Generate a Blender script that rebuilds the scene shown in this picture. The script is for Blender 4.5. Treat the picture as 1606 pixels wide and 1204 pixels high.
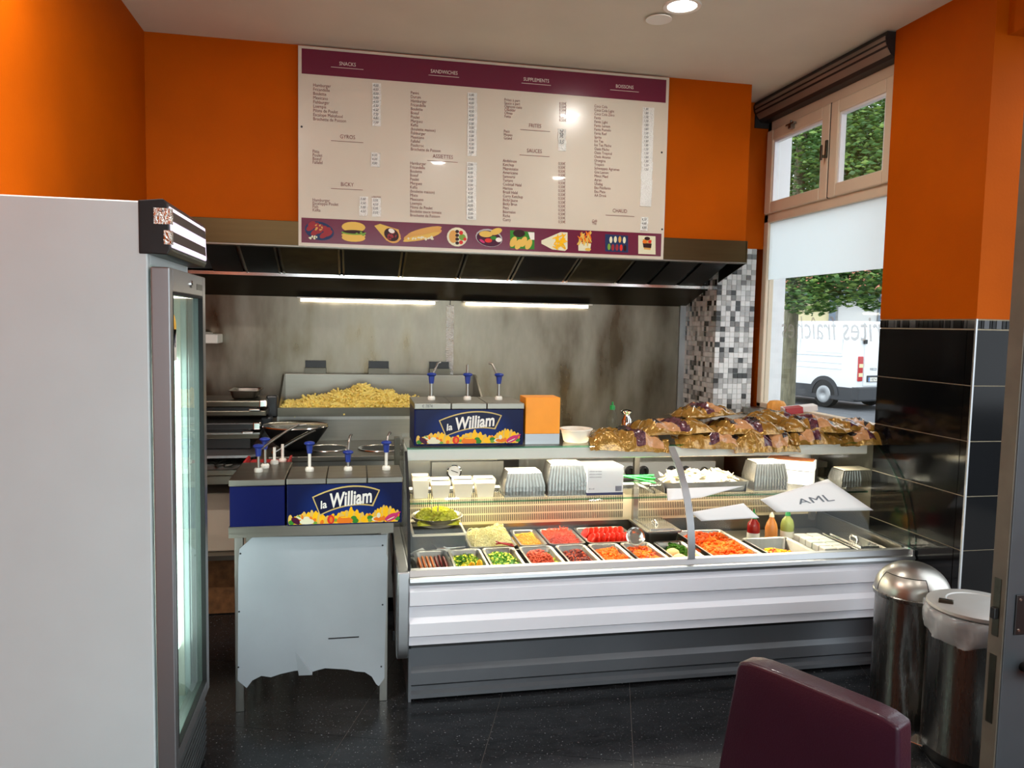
import bpy, bmesh, math, random
from mathutils import Vector, Matrix
random.seed(7)
for o in list(bpy.data.objects): bpy.data.objects.remove(o)
S = bpy.context.scene
COL = S.collection
PI = math.pi
rad = math.radians

# ------------------------------------------------------------------ camera
FPX = 1220.0; CAMH = 1.62
def _cam(yaw, pitch, roll):
    f = Vector((math.sin(yaw)*math.cos(pitch), math.cos(yaw)*math.cos(pitch), math.sin(pitch)))
    r = Vector((math.cos(yaw), -math.sin(yaw), 0)); u = r.cross(f)
    c, s = math.cos(roll), math.sin(roll)
    return c*r + s*u, -s*r + c*u, f
CR, CU, CF = _cam(rad(11.53), rad(-4.38), rad(1.12))
CAMP = Vector((0, 0, CAMH))
cam = bpy.data.cameras.new('camera'); camo = bpy.data.objects.new('camera', cam); COL.objects.link(camo)
cam.sensor_width = 36; cam.lens = FPX/1606*36; cam.clip_start = .05; cam.clip_end = 200
camo.matrix_world = Matrix(((CR.x, CU.x, -CF.x, 0), (CR.y, CU.y, -CF.y, 0), (CR.z, CU.z, -CF.z, CAMH), (0, 0, 0, 1)))
S.camera = camo
def at(x, y, **k):
    """world point seen at photo pixel (x, y) on the plane X=, Y= or Z= (used to measure real positions)"""
    d = CR*((x-803)/FPX) + CU*(-(y-602)/FPX) + CF
    (a, v), = k.items(); i = 'XYZ'.index(a)
    return CAMP + d*((v-CAMP[i])/d[i])

# ------------------------------------------------------------------ world, light, exposure
S.view_settings.view_transform = 'Standard'; S.view_settings.look = 'None'
S.view_settings.exposure = 0.0; S.view_settings.gamma = 1.0; S.view_settings.use_curve_mapping = False
W = bpy.data.worlds.new('overcast_sky'); S.world = W; W.use_nodes = True
W.node_tree.nodes['Background'].inputs[0].default_value = (.86, .93, 1, 1)
W.node_tree.nodes['Background'].inputs[1].default_value = 2.6
def area(name, loc, rot, sx, sy, power, col=(1, 1, 1), shape='RECTANGLE', spread=None):
    l = bpy.data.lights.new(name, 'AREA'); l.shape = shape; l.size = sx; l.size_y = sy; l.energy = power; l.color = col
    if spread: l.spread = rad(spread)
    o = bpy.data.objects.new(name, l); COL.objects.link(o); o.location = loc; o.rotation_euler = rot
    return o
# daylight falling in through the shop front behind the camera (its glazing stands at Y = -1.6)
area('shopfront_daylight', (.9, -1.5, 1.45), (rad(69), 0, 0), 3.0, 2.2, 43, (.86, .97, .98), spread=140)
# daylight through the open entrance in the right-hand wall
area('doorway_daylight', (2.75, 2.25, 1.2), (rad(90), 0, rad(90)), .9, 1.9, 5, (.82, .95, .98))

# ------------------------------------------------------------------ helpers
MATS = {}
def lin(c):  # sRGB 0-255 -> linear
    return tuple(((v/255)/12.92 if v/255 <= .04045 else ((v/255+.055)/1.055)**2.4) for v in c)
def mk(name, col, rough=.5, metal=0, var=0, scale=8, bump=0, bscale=60, stretch=None, emis=0, coat=0, trans=0, alpha=1, spec=.5, var2=None, subs=0, aniso=0, rvar=0):
    m = bpy.data.materials.new(name); m.use_nodes = True; nt = m.node_tree; N = nt.nodes; L = nt.links
    b = N['Principled BSDF']; c = (*lin(col), 1)
    b.inputs['Base Color'].default_value = c; b.inputs['Roughness'].default_value = rough; b.inputs['Metallic'].default_value = metal
    b.inputs['Specular IOR Level'].default_value = spec; b.inputs['Coat Weight'].default_value = coat
    b.inputs['Transmission Weight'].default_value = trans; b.inputs['Alpha'].default_value = alpha
    if aniso: b.inputs['Anisotropic'].default_value = aniso
    if emis:
        b.inputs['Emission Color'].default_value = c; b.inputs['Emission Strength'].default_value = emis
    if var or bump or rvar:
        tc = N.new('ShaderNodeTexCoord'); mp = N.new('ShaderNodeMapping'); L.new(tc.outputs['Object'], mp.inputs[0])
        if stretch: mp.inputs['Scale'].default_value = stretch
    if var or rvar:
        n = N.new('ShaderNodeTexNoise'); n.inputs['Scale'].default_value = scale; n.inputs['Detail'].default_value = 5; L.new(mp.outputs[0], n.inputs['Vector'])
    if var:
        r = N.new('ShaderNodeValToRGB'); r.color_ramp.elements[0].position = .3; r.color_ramp.elements[1].position = .7
        if var2: a, d = (*lin(var2), 1), c
        else: a, d = tuple(v*(1-var) for v in c[:3])+(1,), tuple(min(1, v*(1+var)) for v in c[:3])+(1,)
        r.color_ramp.elements[0].color = a; r.color_ramp.elements[1].color = d
        L.new(n.outputs['Fac'], r.inputs[0]); L.new(r.outputs[0], b.inputs['Base Color'])
    if rvar:
        mr = N.new('ShaderNodeMapRange'); mr.inputs['To Min'].default_value = max(.02, rough-rvar); mr.inputs['To Max'].default_value = rough+rvar
        mr.inputs['From Min'].default_value = .3; mr.inputs['From Max'].default_value = .7
        L.new(n.outputs['Fac'], mr.inputs[0]); L.new(mr.outputs[0], b.inputs['Roughness'])
    if bump:
        n2 = N.new('ShaderNodeTexNoise'); n2.inputs['Scale'].default_value = bscale; n2.inputs['Detail'].default_value = 3; L.new(mp.outputs[0], n2.inputs['Vector'])
        bp = N.new('ShaderNodeBump'); bp.inputs['Strength'].default_value = bump; bp.inputs['Distance'].default_value = .01
        L.new(n2.outputs['Fac'], bp.inputs['Height']); L.new(bp.outputs[0], b.inputs['Normal'])
    MATS[name] = m; return m
def mk_glass(name, tint=(1, 1, 1), refl=1.45, rough=.0, fac=.018):
    m = bpy.data.materials.new(name); m.use_nodes = True; nt = m.node_tree; N = nt.nodes; L = nt.links
    N.remove(N['Principled BSDF']); out = N['Material Output']
    t = N.new('ShaderNodeBsdfTransparent'); t.inputs[0].default_value = (*tint, 1)
    g = N.new('ShaderNodeBsdfGlossy'); g.inputs['Roughness'].default_value = rough
    lw = N.new('ShaderNodeLayerWeight'); lw.inputs[0].default_value = .5
    pw = N.new('ShaderNodeMath'); pw.operation = 'POWER'; pw.inputs[1].default_value = 4; L.new(lw.outputs['Facing'], pw.inputs[0])
    f = N.new('ShaderNodeMapRange'); f.inputs['To Min'].default_value = fac; f.inputs['To Max'].default_value = .6; L.new(pw.outputs[0], f.inputs[0])
    mx = N.new('ShaderNodeMixShader'); L.new(f.outputs[0], mx.inputs[0]); L.new(t.outputs[0], mx.inputs[1]); L.new(g.outputs[0], mx.inputs[2]); L.new(mx.outputs[0], out.inputs[0])
    MATS[name] = m; return m

class G:
    def __init__(s): s.v = []; s.f = []; s.m = []
    def add(s, vs, fs, mi=0):
        b = len(s.v); s.v += [tuple(p) for p in vs]; s.f += [tuple(i+b for i in f) for f in fs]; s.m += [mi]*len(fs); return s
    def box(s, x0, x1, y0, y1, z0, z1, mi=0):
        return s.add([(x0,y0,z0),(x1,y0,z0),(x1,y1,z0),(x0,y1,z0),(x0,y0,z1),(x1,y0,z1),(x1,y1,z1),(x0,y1,z1)],
                     [(0,3,2,1),(4,5,6,7),(0,1,5,4),(1,2,6,5),(2,3,7,6),(3,0,4,7)], mi)
    def obox(s, c, sx, sy, sz, M, mi=0):
        vs = [Vector(c) + M @ Vector((a*sx/2, b*sy/2, d*sz/2)) for d in (-1, 1) for a, b in ((-1,-1),(1,-1),(1,1),(-1,1))]
        return s.add(vs, [(0,3,2,1),(4,5,6,7),(0,1,5,4),(1,2,6,5),(2,3,7,6),(3,0,4,7)], mi)
    def prism(s, pts, axis, a, b, mi=0, caps=True):
        """extrude closed 2-D outline along axis 'X' (pts = (y,z)), 'Y' (x,z) or 'Z' (x,y)"""
        n = len(pts)
        P = {'X': lambda p, t: (t, p[0], p[1]), 'Y': lambda p, t: (p[0], t, p[1]), 'Z': lambda p, t: (p[0], p[1], t)}[axis]
        vs = [P(p, a) for p in pts] + [P(p, b) for p in pts]
        fs = [(i, (i+1) % n, (i+1) % n+n, i+n) for i in range(n)]
        if caps: fs += [tuple(range(n))[::-1], tuple(range(n, 2*n))]
        return s.add(vs, fs, mi)
    def sheet(s, line, axis, a, b, t, mi=0):
        """thin wall following an open 2-D polyline, thickness t"""
        n = len(line); off = []
        for i in range(n):
            p, q = line[max(i-1, 0)], line[min(i+1, n-1)]
            d = Vector((q[0]-p[0], q[1]-p[1])).normalized(); off.append((line[i][0]-d.y*t, line[i][1]+d.x*t))
        return s.prism(list(line)+off[::-1], axis, a, b, mi)
    def lathe(s, prof, c=(0, 0, 0), n=24, mi=0, M=None, sx=1, sy=1):
        vs = []; c = Vector(c)
        for r, z in prof:
            for k in range(n):
                a = 2*PI*k/n; p = Vector((r*math.cos(a)*sx, r*math.sin(a)*sy, z))
                vs.append(c + (M @ p if M else p))
        fs = [(i*n+k, i*n+(k+1) % n, (i+1)*n+(k+1) % n, (i+1)*n+k) for i in range(len(prof)-1) for k in range(n)]
        if prof[0][0] > 1e-6: fs.append(tuple(range(n))[::-1])
        if prof[-1][0] > 1e-6: fs.append(tuple((len(prof)-1)*n+k for k in range(n)))
        return s.add(vs, fs, mi)
    def tube(s, pts, r, n=8, mi=0):
        pts = [Vector(p) for p in pts]; vs = []; R = r if isinstance(r, (list, tuple)) else [r]*len(pts)
        up = Vector((0, 0, 1)); 
        for i, p in enumerate(pts):
            d = (pts[min(i+1, len(pts)-1)]-pts[max(i-1, 0)]).normalized()
            a = d.cross(up); 
            if a.length < .05: a = d.cross(Vector((1, 0, 0)))
            a.normalize(); b = d.cross(a)
            vs += [p + R[i]*(math.cos(2*PI*k/n)*a + math.sin(2*PI*k/n)*b) for k in range(n)]
        fs = [(i*n+k, i*n+(k+1) % n, (i+1)*n+(k+1) % n, (i+1)*n+k) for i in range(len(pts)-1) for k in range(n)]
        fs += [tuple(range(n)), tuple((len(pts)-1)*n+k for k in range(n))[::-1]]
        return s.add(vs, fs, mi)
    def poly(s, pts, mi=0): return s.add(pts, [tuple(range(len(pts)))], mi)
    def xf(s, M):
        s.v = [tuple(M @ Vector(p)) for p in s.v]; return s
    def mesh(s, name, mats):
        me = bpy.data.meshes.new(name); me.from_pydata(s.v, [], s.f); me.update()
        for m in mats: me.materials.append(MATS[m])
        if len(mats) > 1: me.polygons.foreach_set('material_index', s.m)
        bm = bmesh.new(); bm.from_mesh(me); bmesh.ops.recalc_face_normals(bm, faces=bm.faces); bm.to_mesh(me); bm.free()
        return me
def obj(name, g, mats, parent=None, smooth=0, bevel=0, local=False, seg=2):
    if isinstance(mats, str): mats = [mats]
    me = g.mesh(name, mats) if isinstance(g, G) else g
    if smooth:
        me.polygons.foreach_set('use_smooth', [True]*len(me.polygons)); me.set_sharp_from_angle(angle=rad(smooth))
    o = bpy.data.objects.new(name, me); COL.objects.link(o)
    if bevel:
        b = o.modifiers.new('bevel', 'BEVEL'); b.width = bevel; b.segments = seg; b.limit_method = 'ANGLE'
    if parent is not None:
        o.parent = parent
        if not local and parent.type == 'EMPTY':
            o.matrix_parent_inverse = parent.matrix_basis.inverted()
    return o
def tag(o, label, cat=None, group=None, kind=None):
    if label: o['label'] = label
    if cat: o['category'] = cat
    if group: o['group'] = group
    if kind: o['kind'] = kind
    return o
def thing(name, label, cat, loc=(0, 0, 0), rz=0, group=None, kind=None):
    o = bpy.data.objects.new(name, None); COL.objects.link(o); o.empty_display_size = .05
    o.matrix_basis = Matrix.Translation(loc) @ Matrix.Rotation(rz, 4, 'Z')
    return tag(o, label, cat, group, kind)
def struct(name, g, mats, parent=None, label=None, **k):
    o = obj(name, g, mats, parent, **k)
    if parent is None: o['kind'] = 'structure'
    if label: o['label'] = label
    return o
def copy_tree(o, parent=None):
    c = o.copy(); COL.objects.link(c); c.parent = parent
    for ch in list(o.children): copy_tree(ch, c)
    return c
def RZ(a): return Matrix.Rotation(a, 3, 'Z')
def arc2(p0, p1, p2, n=10):  # quadratic curve through p1 in the middle
    c = [2*p1[i]-.5*(p0[i]+p2[i]) for i in range(2)]
    return [tuple((1-t)**2*p0[i]+2*t*(1-t)*c[i]+t*t*p2[i] for i in range(2)) for t in [k/n for k in range(n+1)]]
# ---- lettering
_fc = {}
def glyphs(body, shear=0, bold=0):
    k = (body, shear, bold)
    if k in _fc: return _fc[k]
    cu = bpy.data.curves.new('t', 'FONT'); cu.body = body; cu.resolution_u = 2; cu.shear = shear; cu.offset = bold; cu.fill_mode = 'FRONT'
    o = bpy.data.objects.new('t', cu); COL.objects.link(o); me = bpy.data.meshes.new_from_object(o)
    r = ([tuple(v.co) for v in me.vertices], [tuple(p.vertices) for p in me.polygons])
    bpy.data.objects.remove(o); bpy.data.meshes.remove(me); bpy.data.curves.remove(cu)
    _fc[k] = r; return r
def text_on(g, body, x, z, size, y, sq=.85, align='L', rot=0, mi=0, shear=0, bold=0, fit=None, flip=1):
    """letters standing on the plane Y = y, readable from -Y"""
    vs, fs = glyphs(body, shear, bold)
    if not vs: return
    xs = [v[0] for v in vs]; w = max(xs)*size*sq
    if fit: sq = fit/(max(xs)*size); w = fit
    ox = {'L': 0, 'C': -w/2, 'R': -w}[align]; c, s = math.cos(rot), math.sin(rot)
    out = []
    for v in vs:
        a, b = v[0]*size*sq+ox, v[1]*size
        out.append((x + flip*(a*c-b*s), y, z + a*s+b*c))
    g.add(out, fs, mi)
def ell(cx, cz, rx, rz, y, rot=0, n=18):
    c, s = math.cos(rot), math.sin(rot)
    return [(cx+rx*math.cos(2*PI*k/n)*c-rz*math.sin(2*PI*k/n)*s, y, cz+rx*math.cos(2*PI*k/n)*s+rz*math.sin(2*PI*k/n)*c) for k in range(n)]
# ------------------------------------------------------------------ materials
mk('orange_paint', (176, 78, 0), .6, spec=.06, var=.10, scale=2.2, bump=.05, bscale=90)
mk('ceiling_paint', (216, 208, 190), .85, var=.03, scale=3)
mk('plain_wall', (200, 195, 188), .8, var=.04, scale=3)
mk('floor_tile', (44, 45, 48), .22, spec=.35, bump=.015, bscale=60)
def speckle(m, base, dark, fleck, sc=150, rough=.25):
    nt = MATS[m].node_tree; N = nt.nodes; L = nt.links; b = N['Principled BSDF']
    tc = N.new('ShaderNodeTexCoord'); mp = N.new('ShaderNodeMapping'); mp.inputs['Scale'].default_value = (.35, 1, 1); L.new(tc.outputs['Object'], mp.inputs[0])
    n = N.new('ShaderNodeTexNoise'); n.inputs['Scale'].default_value = 26; n.inputs['Detail'].default_value = 8; n.inputs['Roughness'].default_value = .75; L.new(mp.outputs[0], n.inputs['Vector'])
    r = N.new('ShaderNodeValToRGB'); r.color_ramp.elements[0].position = .35; r.color_ramp.elements[1].position = .7
    r.color_ramp.elements[0].color = (*lin(dark), 1); r.color_ramp.elements[1].color = (*lin(base), 1); L.new(n.outputs['Fac'], r.inputs[0])
    n2 = N.new('ShaderNodeTexNoise'); n2.inputs['Scale'].default_value = sc; n2.inputs['Detail'].default_value = 2; L.new(tc.outputs['Object'], n2.inputs['Vector'])
    r2 = N.new('ShaderNodeValToRGB'); r2.color_ramp.elements[0].position = .66; r2.color_ramp.elements[1].position = .76
    L.new(n2.outputs['Fac'], r2.inputs[0])
    mx = N.new('ShaderNodeMixRGB'); L.new(r2.outputs[0], mx.inputs[0]); L.new(r.outputs[0], mx.inputs[1]); mx.inputs[2].default_value = (*lin(fleck), 1)
    L.new(mx.outputs[0], b.inputs['Base Color'])
speckle('floor_tile', (42, 43, 46), (17, 18, 20), (140, 140, 142), 115)
mk('floor_joint', (84, 81, 77), .8)
mk('steel', (158, 155, 148), .33, 1, var=.05, scale=22, stretch=(3, 3, .25), rvar=.05)
mk('steel_h', (134, 130, 120), .34, 1, var=.05, scale=22, stretch=(.12, 2, 3), rvar=.05)
mk('steel_bright', (222, 221, 218), .16, 1)
mk('steel_dark', (92, 88, 78), .34, 1, var=.10, scale=14, stretch=(.2, 2, 2), rvar=.05)
mk('splash_steel', (158, 152, 138), .38, 1, var=.28, scale=3.2, stretch=(1.6, 1, .55), rvar=.14, bump=.02, bscale=3, var2=(86, 75, 58))
mk('hood_steel', (88, 72, 48), .42, 1, var=.06, scale=22, stretch=(.12, 2, 3))
mk('chrome', (235, 235, 235), .06, 1)
mk('alu', (176, 178, 180), .42, 1, var=.04, scale=20, stretch=(.2, 1, 1))
mk('alu_foil', (150, 149, 145), .38, 1, bump=.22, bscale=40)
mk('foil_tape', (220, 218, 212), .22, 1, bump=.9, bscale=120)
mk('black_plastic', (18, 18, 19), .38)
mk('black_rubber', (14, 14, 15), .7)
mk('black_tile', (9, 10, 12), .10, spec=.22, var=.2, scale=5)
mk('black_tile_stripe', (46, 47, 50), .12, var=.4, scale=3)
mk('grout_cream', (178, 165, 140), .8)
mk('grout_white', (214, 214, 210), .8)
mk('mosaic_white', (222, 222, 222), .25, var=.05, scale=30)
mk('mosaic_light', (178, 178, 178), .25, var=.08, scale=30)
mk('mosaic_mid', (118, 117, 117), .25, var=.08, scale=30)
mk('mosaic_dark', (48, 47, 47), .25, var=.1, scale=30)
mk('case_white', (232, 233, 240), .32, var=.02, scale=5)
mk('case_grey', (104, 108, 113), .38, 0.3, var=.05, scale=6)
mk('case_light', (214, 214, 206), .4)
mk('fridge_white', (206, 218, 220), .42, var=.025, scale=5, bump=.01)
mk('panel_white', (162, 169, 175), .36, var=.05, scale=5, bump=.02)
mk('frame_pvc', (214, 196, 172), .35, var=.04, scale=3)
mk('pvc_white', (232, 234, 238), .4)
mk('shutter_box', (128, 114, 102), .4, .2, var=.3, scale=6, stretch=(1, .3, 1))
mk('shutter_dark', (30, 28, 27), .5)
mk('menu_white', (210, 200, 183), .22, var=.02, scale=3, coat=.3)
mk('menu_plum', (104, 18, 52), .22, coat=.3)
mk('menu_ink', (116, 44, 44), .5)
mk('menu_ink_white', (226, 210, 204), .5)
mk('ink_black', (26, 24, 26), .5)
mk('plum_leather', (52, 20, 36), .36, var=.1, scale=5, bump=.12, bscale=260, coat=.15)
mk('dark_wood', (60, 42, 32), .5, var=.2, scale=8, stretch=(8, 8, 1))
mk('osb_wood', (136, 92, 54), .7, var=.35, scale=26)
mk('blue_box', (5, 14, 72), .35, spec=.15)
mk('pump_blue', (32, 56, 140), .30)
mk('pump_white', (232, 228, 216), .35)
mk('door_grey', (62, 66, 70), .42, var=.08, scale=10)
mk('door_edge', (104, 96, 84), .45, .3, var=.15, scale=12)
mk('bread', (186, 128, 84), .75, var=.2, scale=30)
mk('white_plastic', (236, 232, 222), .35)
mk('cream_tub', (244, 238, 224), .4)
mk('orange_plastic', (250, 154, 4), .4, var=.04, scale=10)
mk('paper_white', (240, 240, 238), .7)
mk('paper_cream', (238, 226, 200), .7)
mk('card_box', (206, 208, 212), .6)
mk('card_navy', (40, 44, 84), .6)
mk('gold_foil', (164, 122, 52), .17, .4, bump=.7, bscale=30, var=.22, scale=16, coat=.5)
mk('plum_print', (104, 58, 66), .22, .1, bump=.7, bscale=34, var=.3, scale=60, var2=(52, 16, 34), coat=.5)
mk('black_print', (58, 50, 48), .22, bump=.7, bscale=34, var=.3, scale=90, var2=(14, 10, 12), coat=.5)
mk('bag_window', (190, 138, 92), .2, bump=.7, bscale=34, var=.2, scale=30, coat=.5)
mk('red_plastic', (176, 16, 24), .4)
mk('green_plastic', (22, 140, 62), .4)
mk('straw_green', (40, 200, 70), .4)
mk('sauce_red', (150, 20, 16), .25, coat=.4)
mk('sauce_orange', (204, 130, 66), .25, coat=.4)
mk('bottle_green', (150, 160, 80), .2, coat=.4)
mk('label_white', (236, 232, 220), .6)
mk('fries', (255, 228, 132), .5, var=.08, scale=60)
mk('lettuce', (224, 222, 52), .5, var=.25, scale=50, var2=(236, 232, 120))
mk('onion', (250, 236, 168), .4, var=.1, scale=60)
mk('sweetcorn', (255, 184, 6), .35, var=.08, scale=80)
mk('carrot', (250, 84, 4), .5, var=.15, scale=60)
mk('tomato', (226, 44, 26), .3, var=.2, scale=60)
mk('chicken', (240, 122, 30), .45, var=.2, scale=40, var2=(216, 76, 18))
mk('mince', (176, 70, 44), .55, var=.3, scale=90)
mk('beans', (92, 34, 30), .4, var=.3, scale=70)
mk('herbs', (72, 116, 34), .5, var=.4, scale=50)
mk('pepper_yellow', (240, 176, 40), .35, var=.1, scale=20)
mk('patty', (158, 92, 52), .6, var=.25, scale=60)
mk('egg', (222, 176, 122), .5, var=.08, scale=20)
mk('cornmix', (224, 168, 66), .45, var=.3, scale=60)
mk('cake', (222, 156, 70), .6, var=.15, scale=30)
mk('grease_filter', (74, 66, 44), .45, .6, var=.4, scale=12)
mk('dark_filter', (40, 42, 44), .4, .7, var=.2, scale=10)
mk('beige_plastic', (196, 182, 164), .5)
mk('knob_black', (30, 30, 30), .35)
mk('van_white', (240, 242, 244), .3, coat=.3)
mk('van_grey', (58, 60, 64), .6)
mk('lamp_red', (190, 24, 30), .2, coat=.5)
mk('asphalt', (92, 94, 98), .9, var=.15, scale=5)
mk('paving', (150, 148, 144), .9, var=.15, scale=4)
mk('bark', (104, 100, 78), .9, var=.4, scale=14, bump=.5, bscale=30, stretch=(3, 3, .6))
mk('leaf', (66, 104, 44), .5, var=.35, scale=2.5)
mk('leaf_light', (120, 150, 70), .45, var=.3, scale=2.5)
mk('house_peach', (232, 150, 122), .8, var=.05, scale=1)
mk('house_cream', (236, 222, 176), .8)
mk('house_white', (226, 224, 220), .7)
mk('house_grey', (124, 136, 150), .6)
mk('house_glass', (60, 66, 74), .1)
mk('led', (236, 255, 246), .5, emis=5)
mk('tube_lamp', (255, 246, 226), .5, emis=9)
mk('case_lamp', (255, 240, 205), .5, emis=7)
mk('spot_disc', (255, 250, 240), .5, emis=14)
mk('sign_lit', (238, 226, 246), .4, emis=.9)
mk('dark_tape', (70, 60, 58), .5)
mk('grille_vent', (214, 200, 168), .4, .3)
mk('menu_strip', (236, 236, 230), .3, .5, bump=.8, bscale=140)
PRN = dict(pr_red=(150, 46, 52), pr_tan=(214, 160, 84), pr_bun=(224, 184, 88), pr_dark=(52, 22, 20), pr_green=(120, 160, 60), pr_leaf=(54, 130, 40), pr_yellow=(250, 190, 20), pr_gold=(206, 180, 110), pr_white=(236, 232, 224), pr_orange=(232, 120, 30), pr_tomato=(214, 50, 40), pr_pink=(200, 50, 110), pr_cream=(224, 220, 190), pr_navy=(10, 16, 54), pr_blue=(36, 52, 90), pr_plum=(70, 12, 44), pr_grey=(180, 176, 176))
for nm, c in PRN.items(): mk(nm, c, .3, spec=.2)
# print with its own lighter blue centre
def glow_print():
    m = mk('print_blue', (8, 18, 62), .28, spec=.15); nt = m.node_tree; N = nt.nodes; L = nt.links
    tc = N.new('ShaderNodeTexCoord'); mp = N.new('ShaderNodeMapping'); mp.inputs['Location'].default_value = (-1.0, -.5, -.45); mp.inputs['Scale'].default_value = (2, 1, 1.1)
    g = N.new('ShaderNodeTexGradient'); g.gradient_type = 'SPHERICAL'; L.new(tc.outputs['Generated'], mp.inputs[0]); L.new(mp.outputs[0], g.inputs[0])
    r = N.new('ShaderNodeValToRGB'); e = r.color_ramp.elements; e[0].color = (*lin((8, 18, 62)), 1); e[1].color = (*lin((150, 172, 214)), 1); e.new(.5).color = (*lin((16, 44, 116)), 1)
    L.new(g.outputs['Fac'], r.inputs[0]); L.new(r.outputs[0], N['Principled BSDF'].inputs['Base Color'])
glow_print()
mk_glass('glass', (.97, .985, .98)); mk_glass('glass_case', (.975, .988, .982), 1.5, 0, .010); mk_glass('glass_fridge', (.86, .93, .90), 1.5)
mk_glass('glass_edge', (.55, .82, .74), 1.5); mk_glass('clear_plastic', (.92, .93, .93), 1.4, .05)
mk_glass('water_clear', (.90, .93, .92), 1.4)
def film():
    m = bpy.data.materials.new('frosted_film'); m.use_nodes = True; N = m.node_tree.nodes; L = m.node_tree.links; N.remove(N['Principled BSDF'])
    t = N.new('ShaderNodeBsdfTranslucent'); t.inputs[0].default_value = (.93, .96, .96, 1); d = N.new('ShaderNodeBsdfDiffuse'); d.inputs[0].default_value = (.85, .88, .88, 1)
    mx = N.new('ShaderNodeMixShader'); mx.inputs[0].default_value = .2; L.new(t.outputs[0], mx.inputs[1]); L.new(d.outputs[0], mx.inputs[2]); L.new(mx.outputs[0], N['Material Output'].inputs[0]); MATS['frosted_film'] = m
    m = bpy.data.materials.new('vinyl_letters'); m.use_nodes = True; N = m.node_tree.nodes; L = m.node_tree.links; N.remove(N['Principled BSDF'])
    t = N.new('ShaderNodeBsdfTransparent'); d = N.new('ShaderNodeBsdfDiffuse'); d.inputs[0].default_value = (.62, .62, .62, 1)
    mx = N.new('ShaderNodeMixShader'); mx.inputs[0].default_value = .55; L.new(t.outputs[0], mx.inputs[1]); L.new(d.outputs[0], mx.inputs[2]); L.new(mx.outputs[0], N['Material Output'].inputs[0]); MATS['vinyl_letters'] = m
    m = bpy.data.materials.new('thin_bag'); m.use_nodes = True; N = m.node_tree.nodes; L = m.node_tree.links; b = N['Principled BSDF']; b.inputs['Base Color'].default_value = (.72, .76, .80, 1); b.inputs['Roughness'].default_value = .2
    t = N.new('ShaderNodeBsdfTransparent'); mx = N.new('ShaderNodeMixShader'); mx.inputs[0].default_value = .42; L.new(t.outputs[0], mx.inputs[1]); L.new(b.outputs[0], mx.inputs[2]); L.new(mx.outputs[0], N['Material Output'].inputs[0]); MATS['thin_bag'] = m
film()
for nm in ('lettuce', 'onion', 'sweetcorn', 'carrot', 'tomato', 'chicken', 'mince', 'beans', 'herbs', 'pepper_yellow', 'patty', 'cornmix', 'fries', 'egg'):
    MATS[nm].node_tree.nodes['Principled BSDF'].inputs['Specular IOR Level'].default_value = .12

# ------------------------------------------------------------------ room shell
XL, XR = -1.07, 2.66; YB, YR, ZC = 5.3, -1.6, 3.093
YBK = 4.45   # face of the orange bulkhead
fl = struct('floor', G().box(XL-.1, XR+.06, YR-.1, YB+.1, -.08, -.0012), 'floor_joint', label='dark speckled floor laid with large square tiles')
def clip(poly, ax, lim, sgn):
    out = []
    for i in range(len(poly)):
        p, q = poly[i], poly[(i+1) % len(poly)]; a, b = sgn*(p[ax]-lim), sgn*(q[ax]-lim)
        if a >= 0: out.append(p)
        if a*b < 0:
            t = a/(a-b); out.append((p[0]+t*(q[0]-p[0]), p[1]+t*(q[1]-p[1])))
    return out
na = rad(18.7); nx = (math.cos(na), -math.sin(na)); ny = (math.sin(na), math.cos(na)); PT = .559; GAP = .0011
for i in range(-6, 9):
    for j in range(-9, 8):
        a0, a1 = -.989+PT*i+GAP, -.989+PT*(i+1)-GAP; b0, b1 = 2.83+PT*j+GAP, 2.83+PT*(j+1)-GAP
        p = [(a*nx[0]+b*ny[0], a*nx[1]+b*ny[1]) for a, b in ((a0, b0), (a1, b0), (a1, b1), (a0, b1))]
        for ax, lim, sg in ((0, XL-.02, 1), (0, XR+.05, -1), (1, YR-.02, 1), (1, YB+.02, -1)):
            if p: p = clip(p, ax, lim, sg)
        if len(p) > 2:
            ar = abs(sum(p[k][0]*p[(k+1) % len(p)][1]-p[(k+1) % len(p)][0]*p[k][1] for k in range(len(p))))/2
            if ar > 4e-4: obj('floor_tile', G().prism(p, 'Z', -.006, 0), 'floor_tile', fl)
struct('ceiling', G().box(XL-.1, XR+.2, YR-.1, YB+.1, ZC, ZC+.12), 'ceiling_paint', label='greyish white painted ceiling')
struct('wall_left', G().box(XL-.1, XL, YR, YB+.1, 0, ZC), 'orange_paint', label='orange painted side wall behind the refrigerator')
wb = struct('wall_back', G().box(XL, XR+.1, YB, YB+.1, 0, ZC), 'plain_wall', label='kitchen back wall faced with stainless steel sheets')
seam = at(705, 520, Y=YB).x
for a, b in ((XL+.01, seam-.004), (seam+.004, 2.30)):
    obj('steel_sheet', G().box(a, b, YB-.012, YB, .86, 1.79), 'splash_steel', wb)
g = G(); xs = [seam-.025, seam+.027]
for k in range(9):
    z = 1.25+.06*k
for k in range(8):
    z0, z1 = 1.25+.0615*k, 1.25+.0615*(k+1); j = random.uniform(-.004, .004)
    g.add([(xs[0]+j, YB-.014, z0), (xs[1]+j, YB-.014, z0), (xs[1]-j, YB-.0165, z1), (xs[0]-j, YB-.0165, z1)], [(0, 1, 2, 3)])
tag(obj('foil_strip', g, 'foil_tape', wb), 'crumpled foil tape over the sheet seam')
obj('corner_profile', G().box(2.302, 2.345, YB-.03, YB, .8, 1.80), 'alu', wb)
struct('wall_bulkhead', G().box(XL, 2.353, YBK, YB, 2.155, ZC), 'orange_paint', label='orange bulkhead above the extractor hood')
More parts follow.
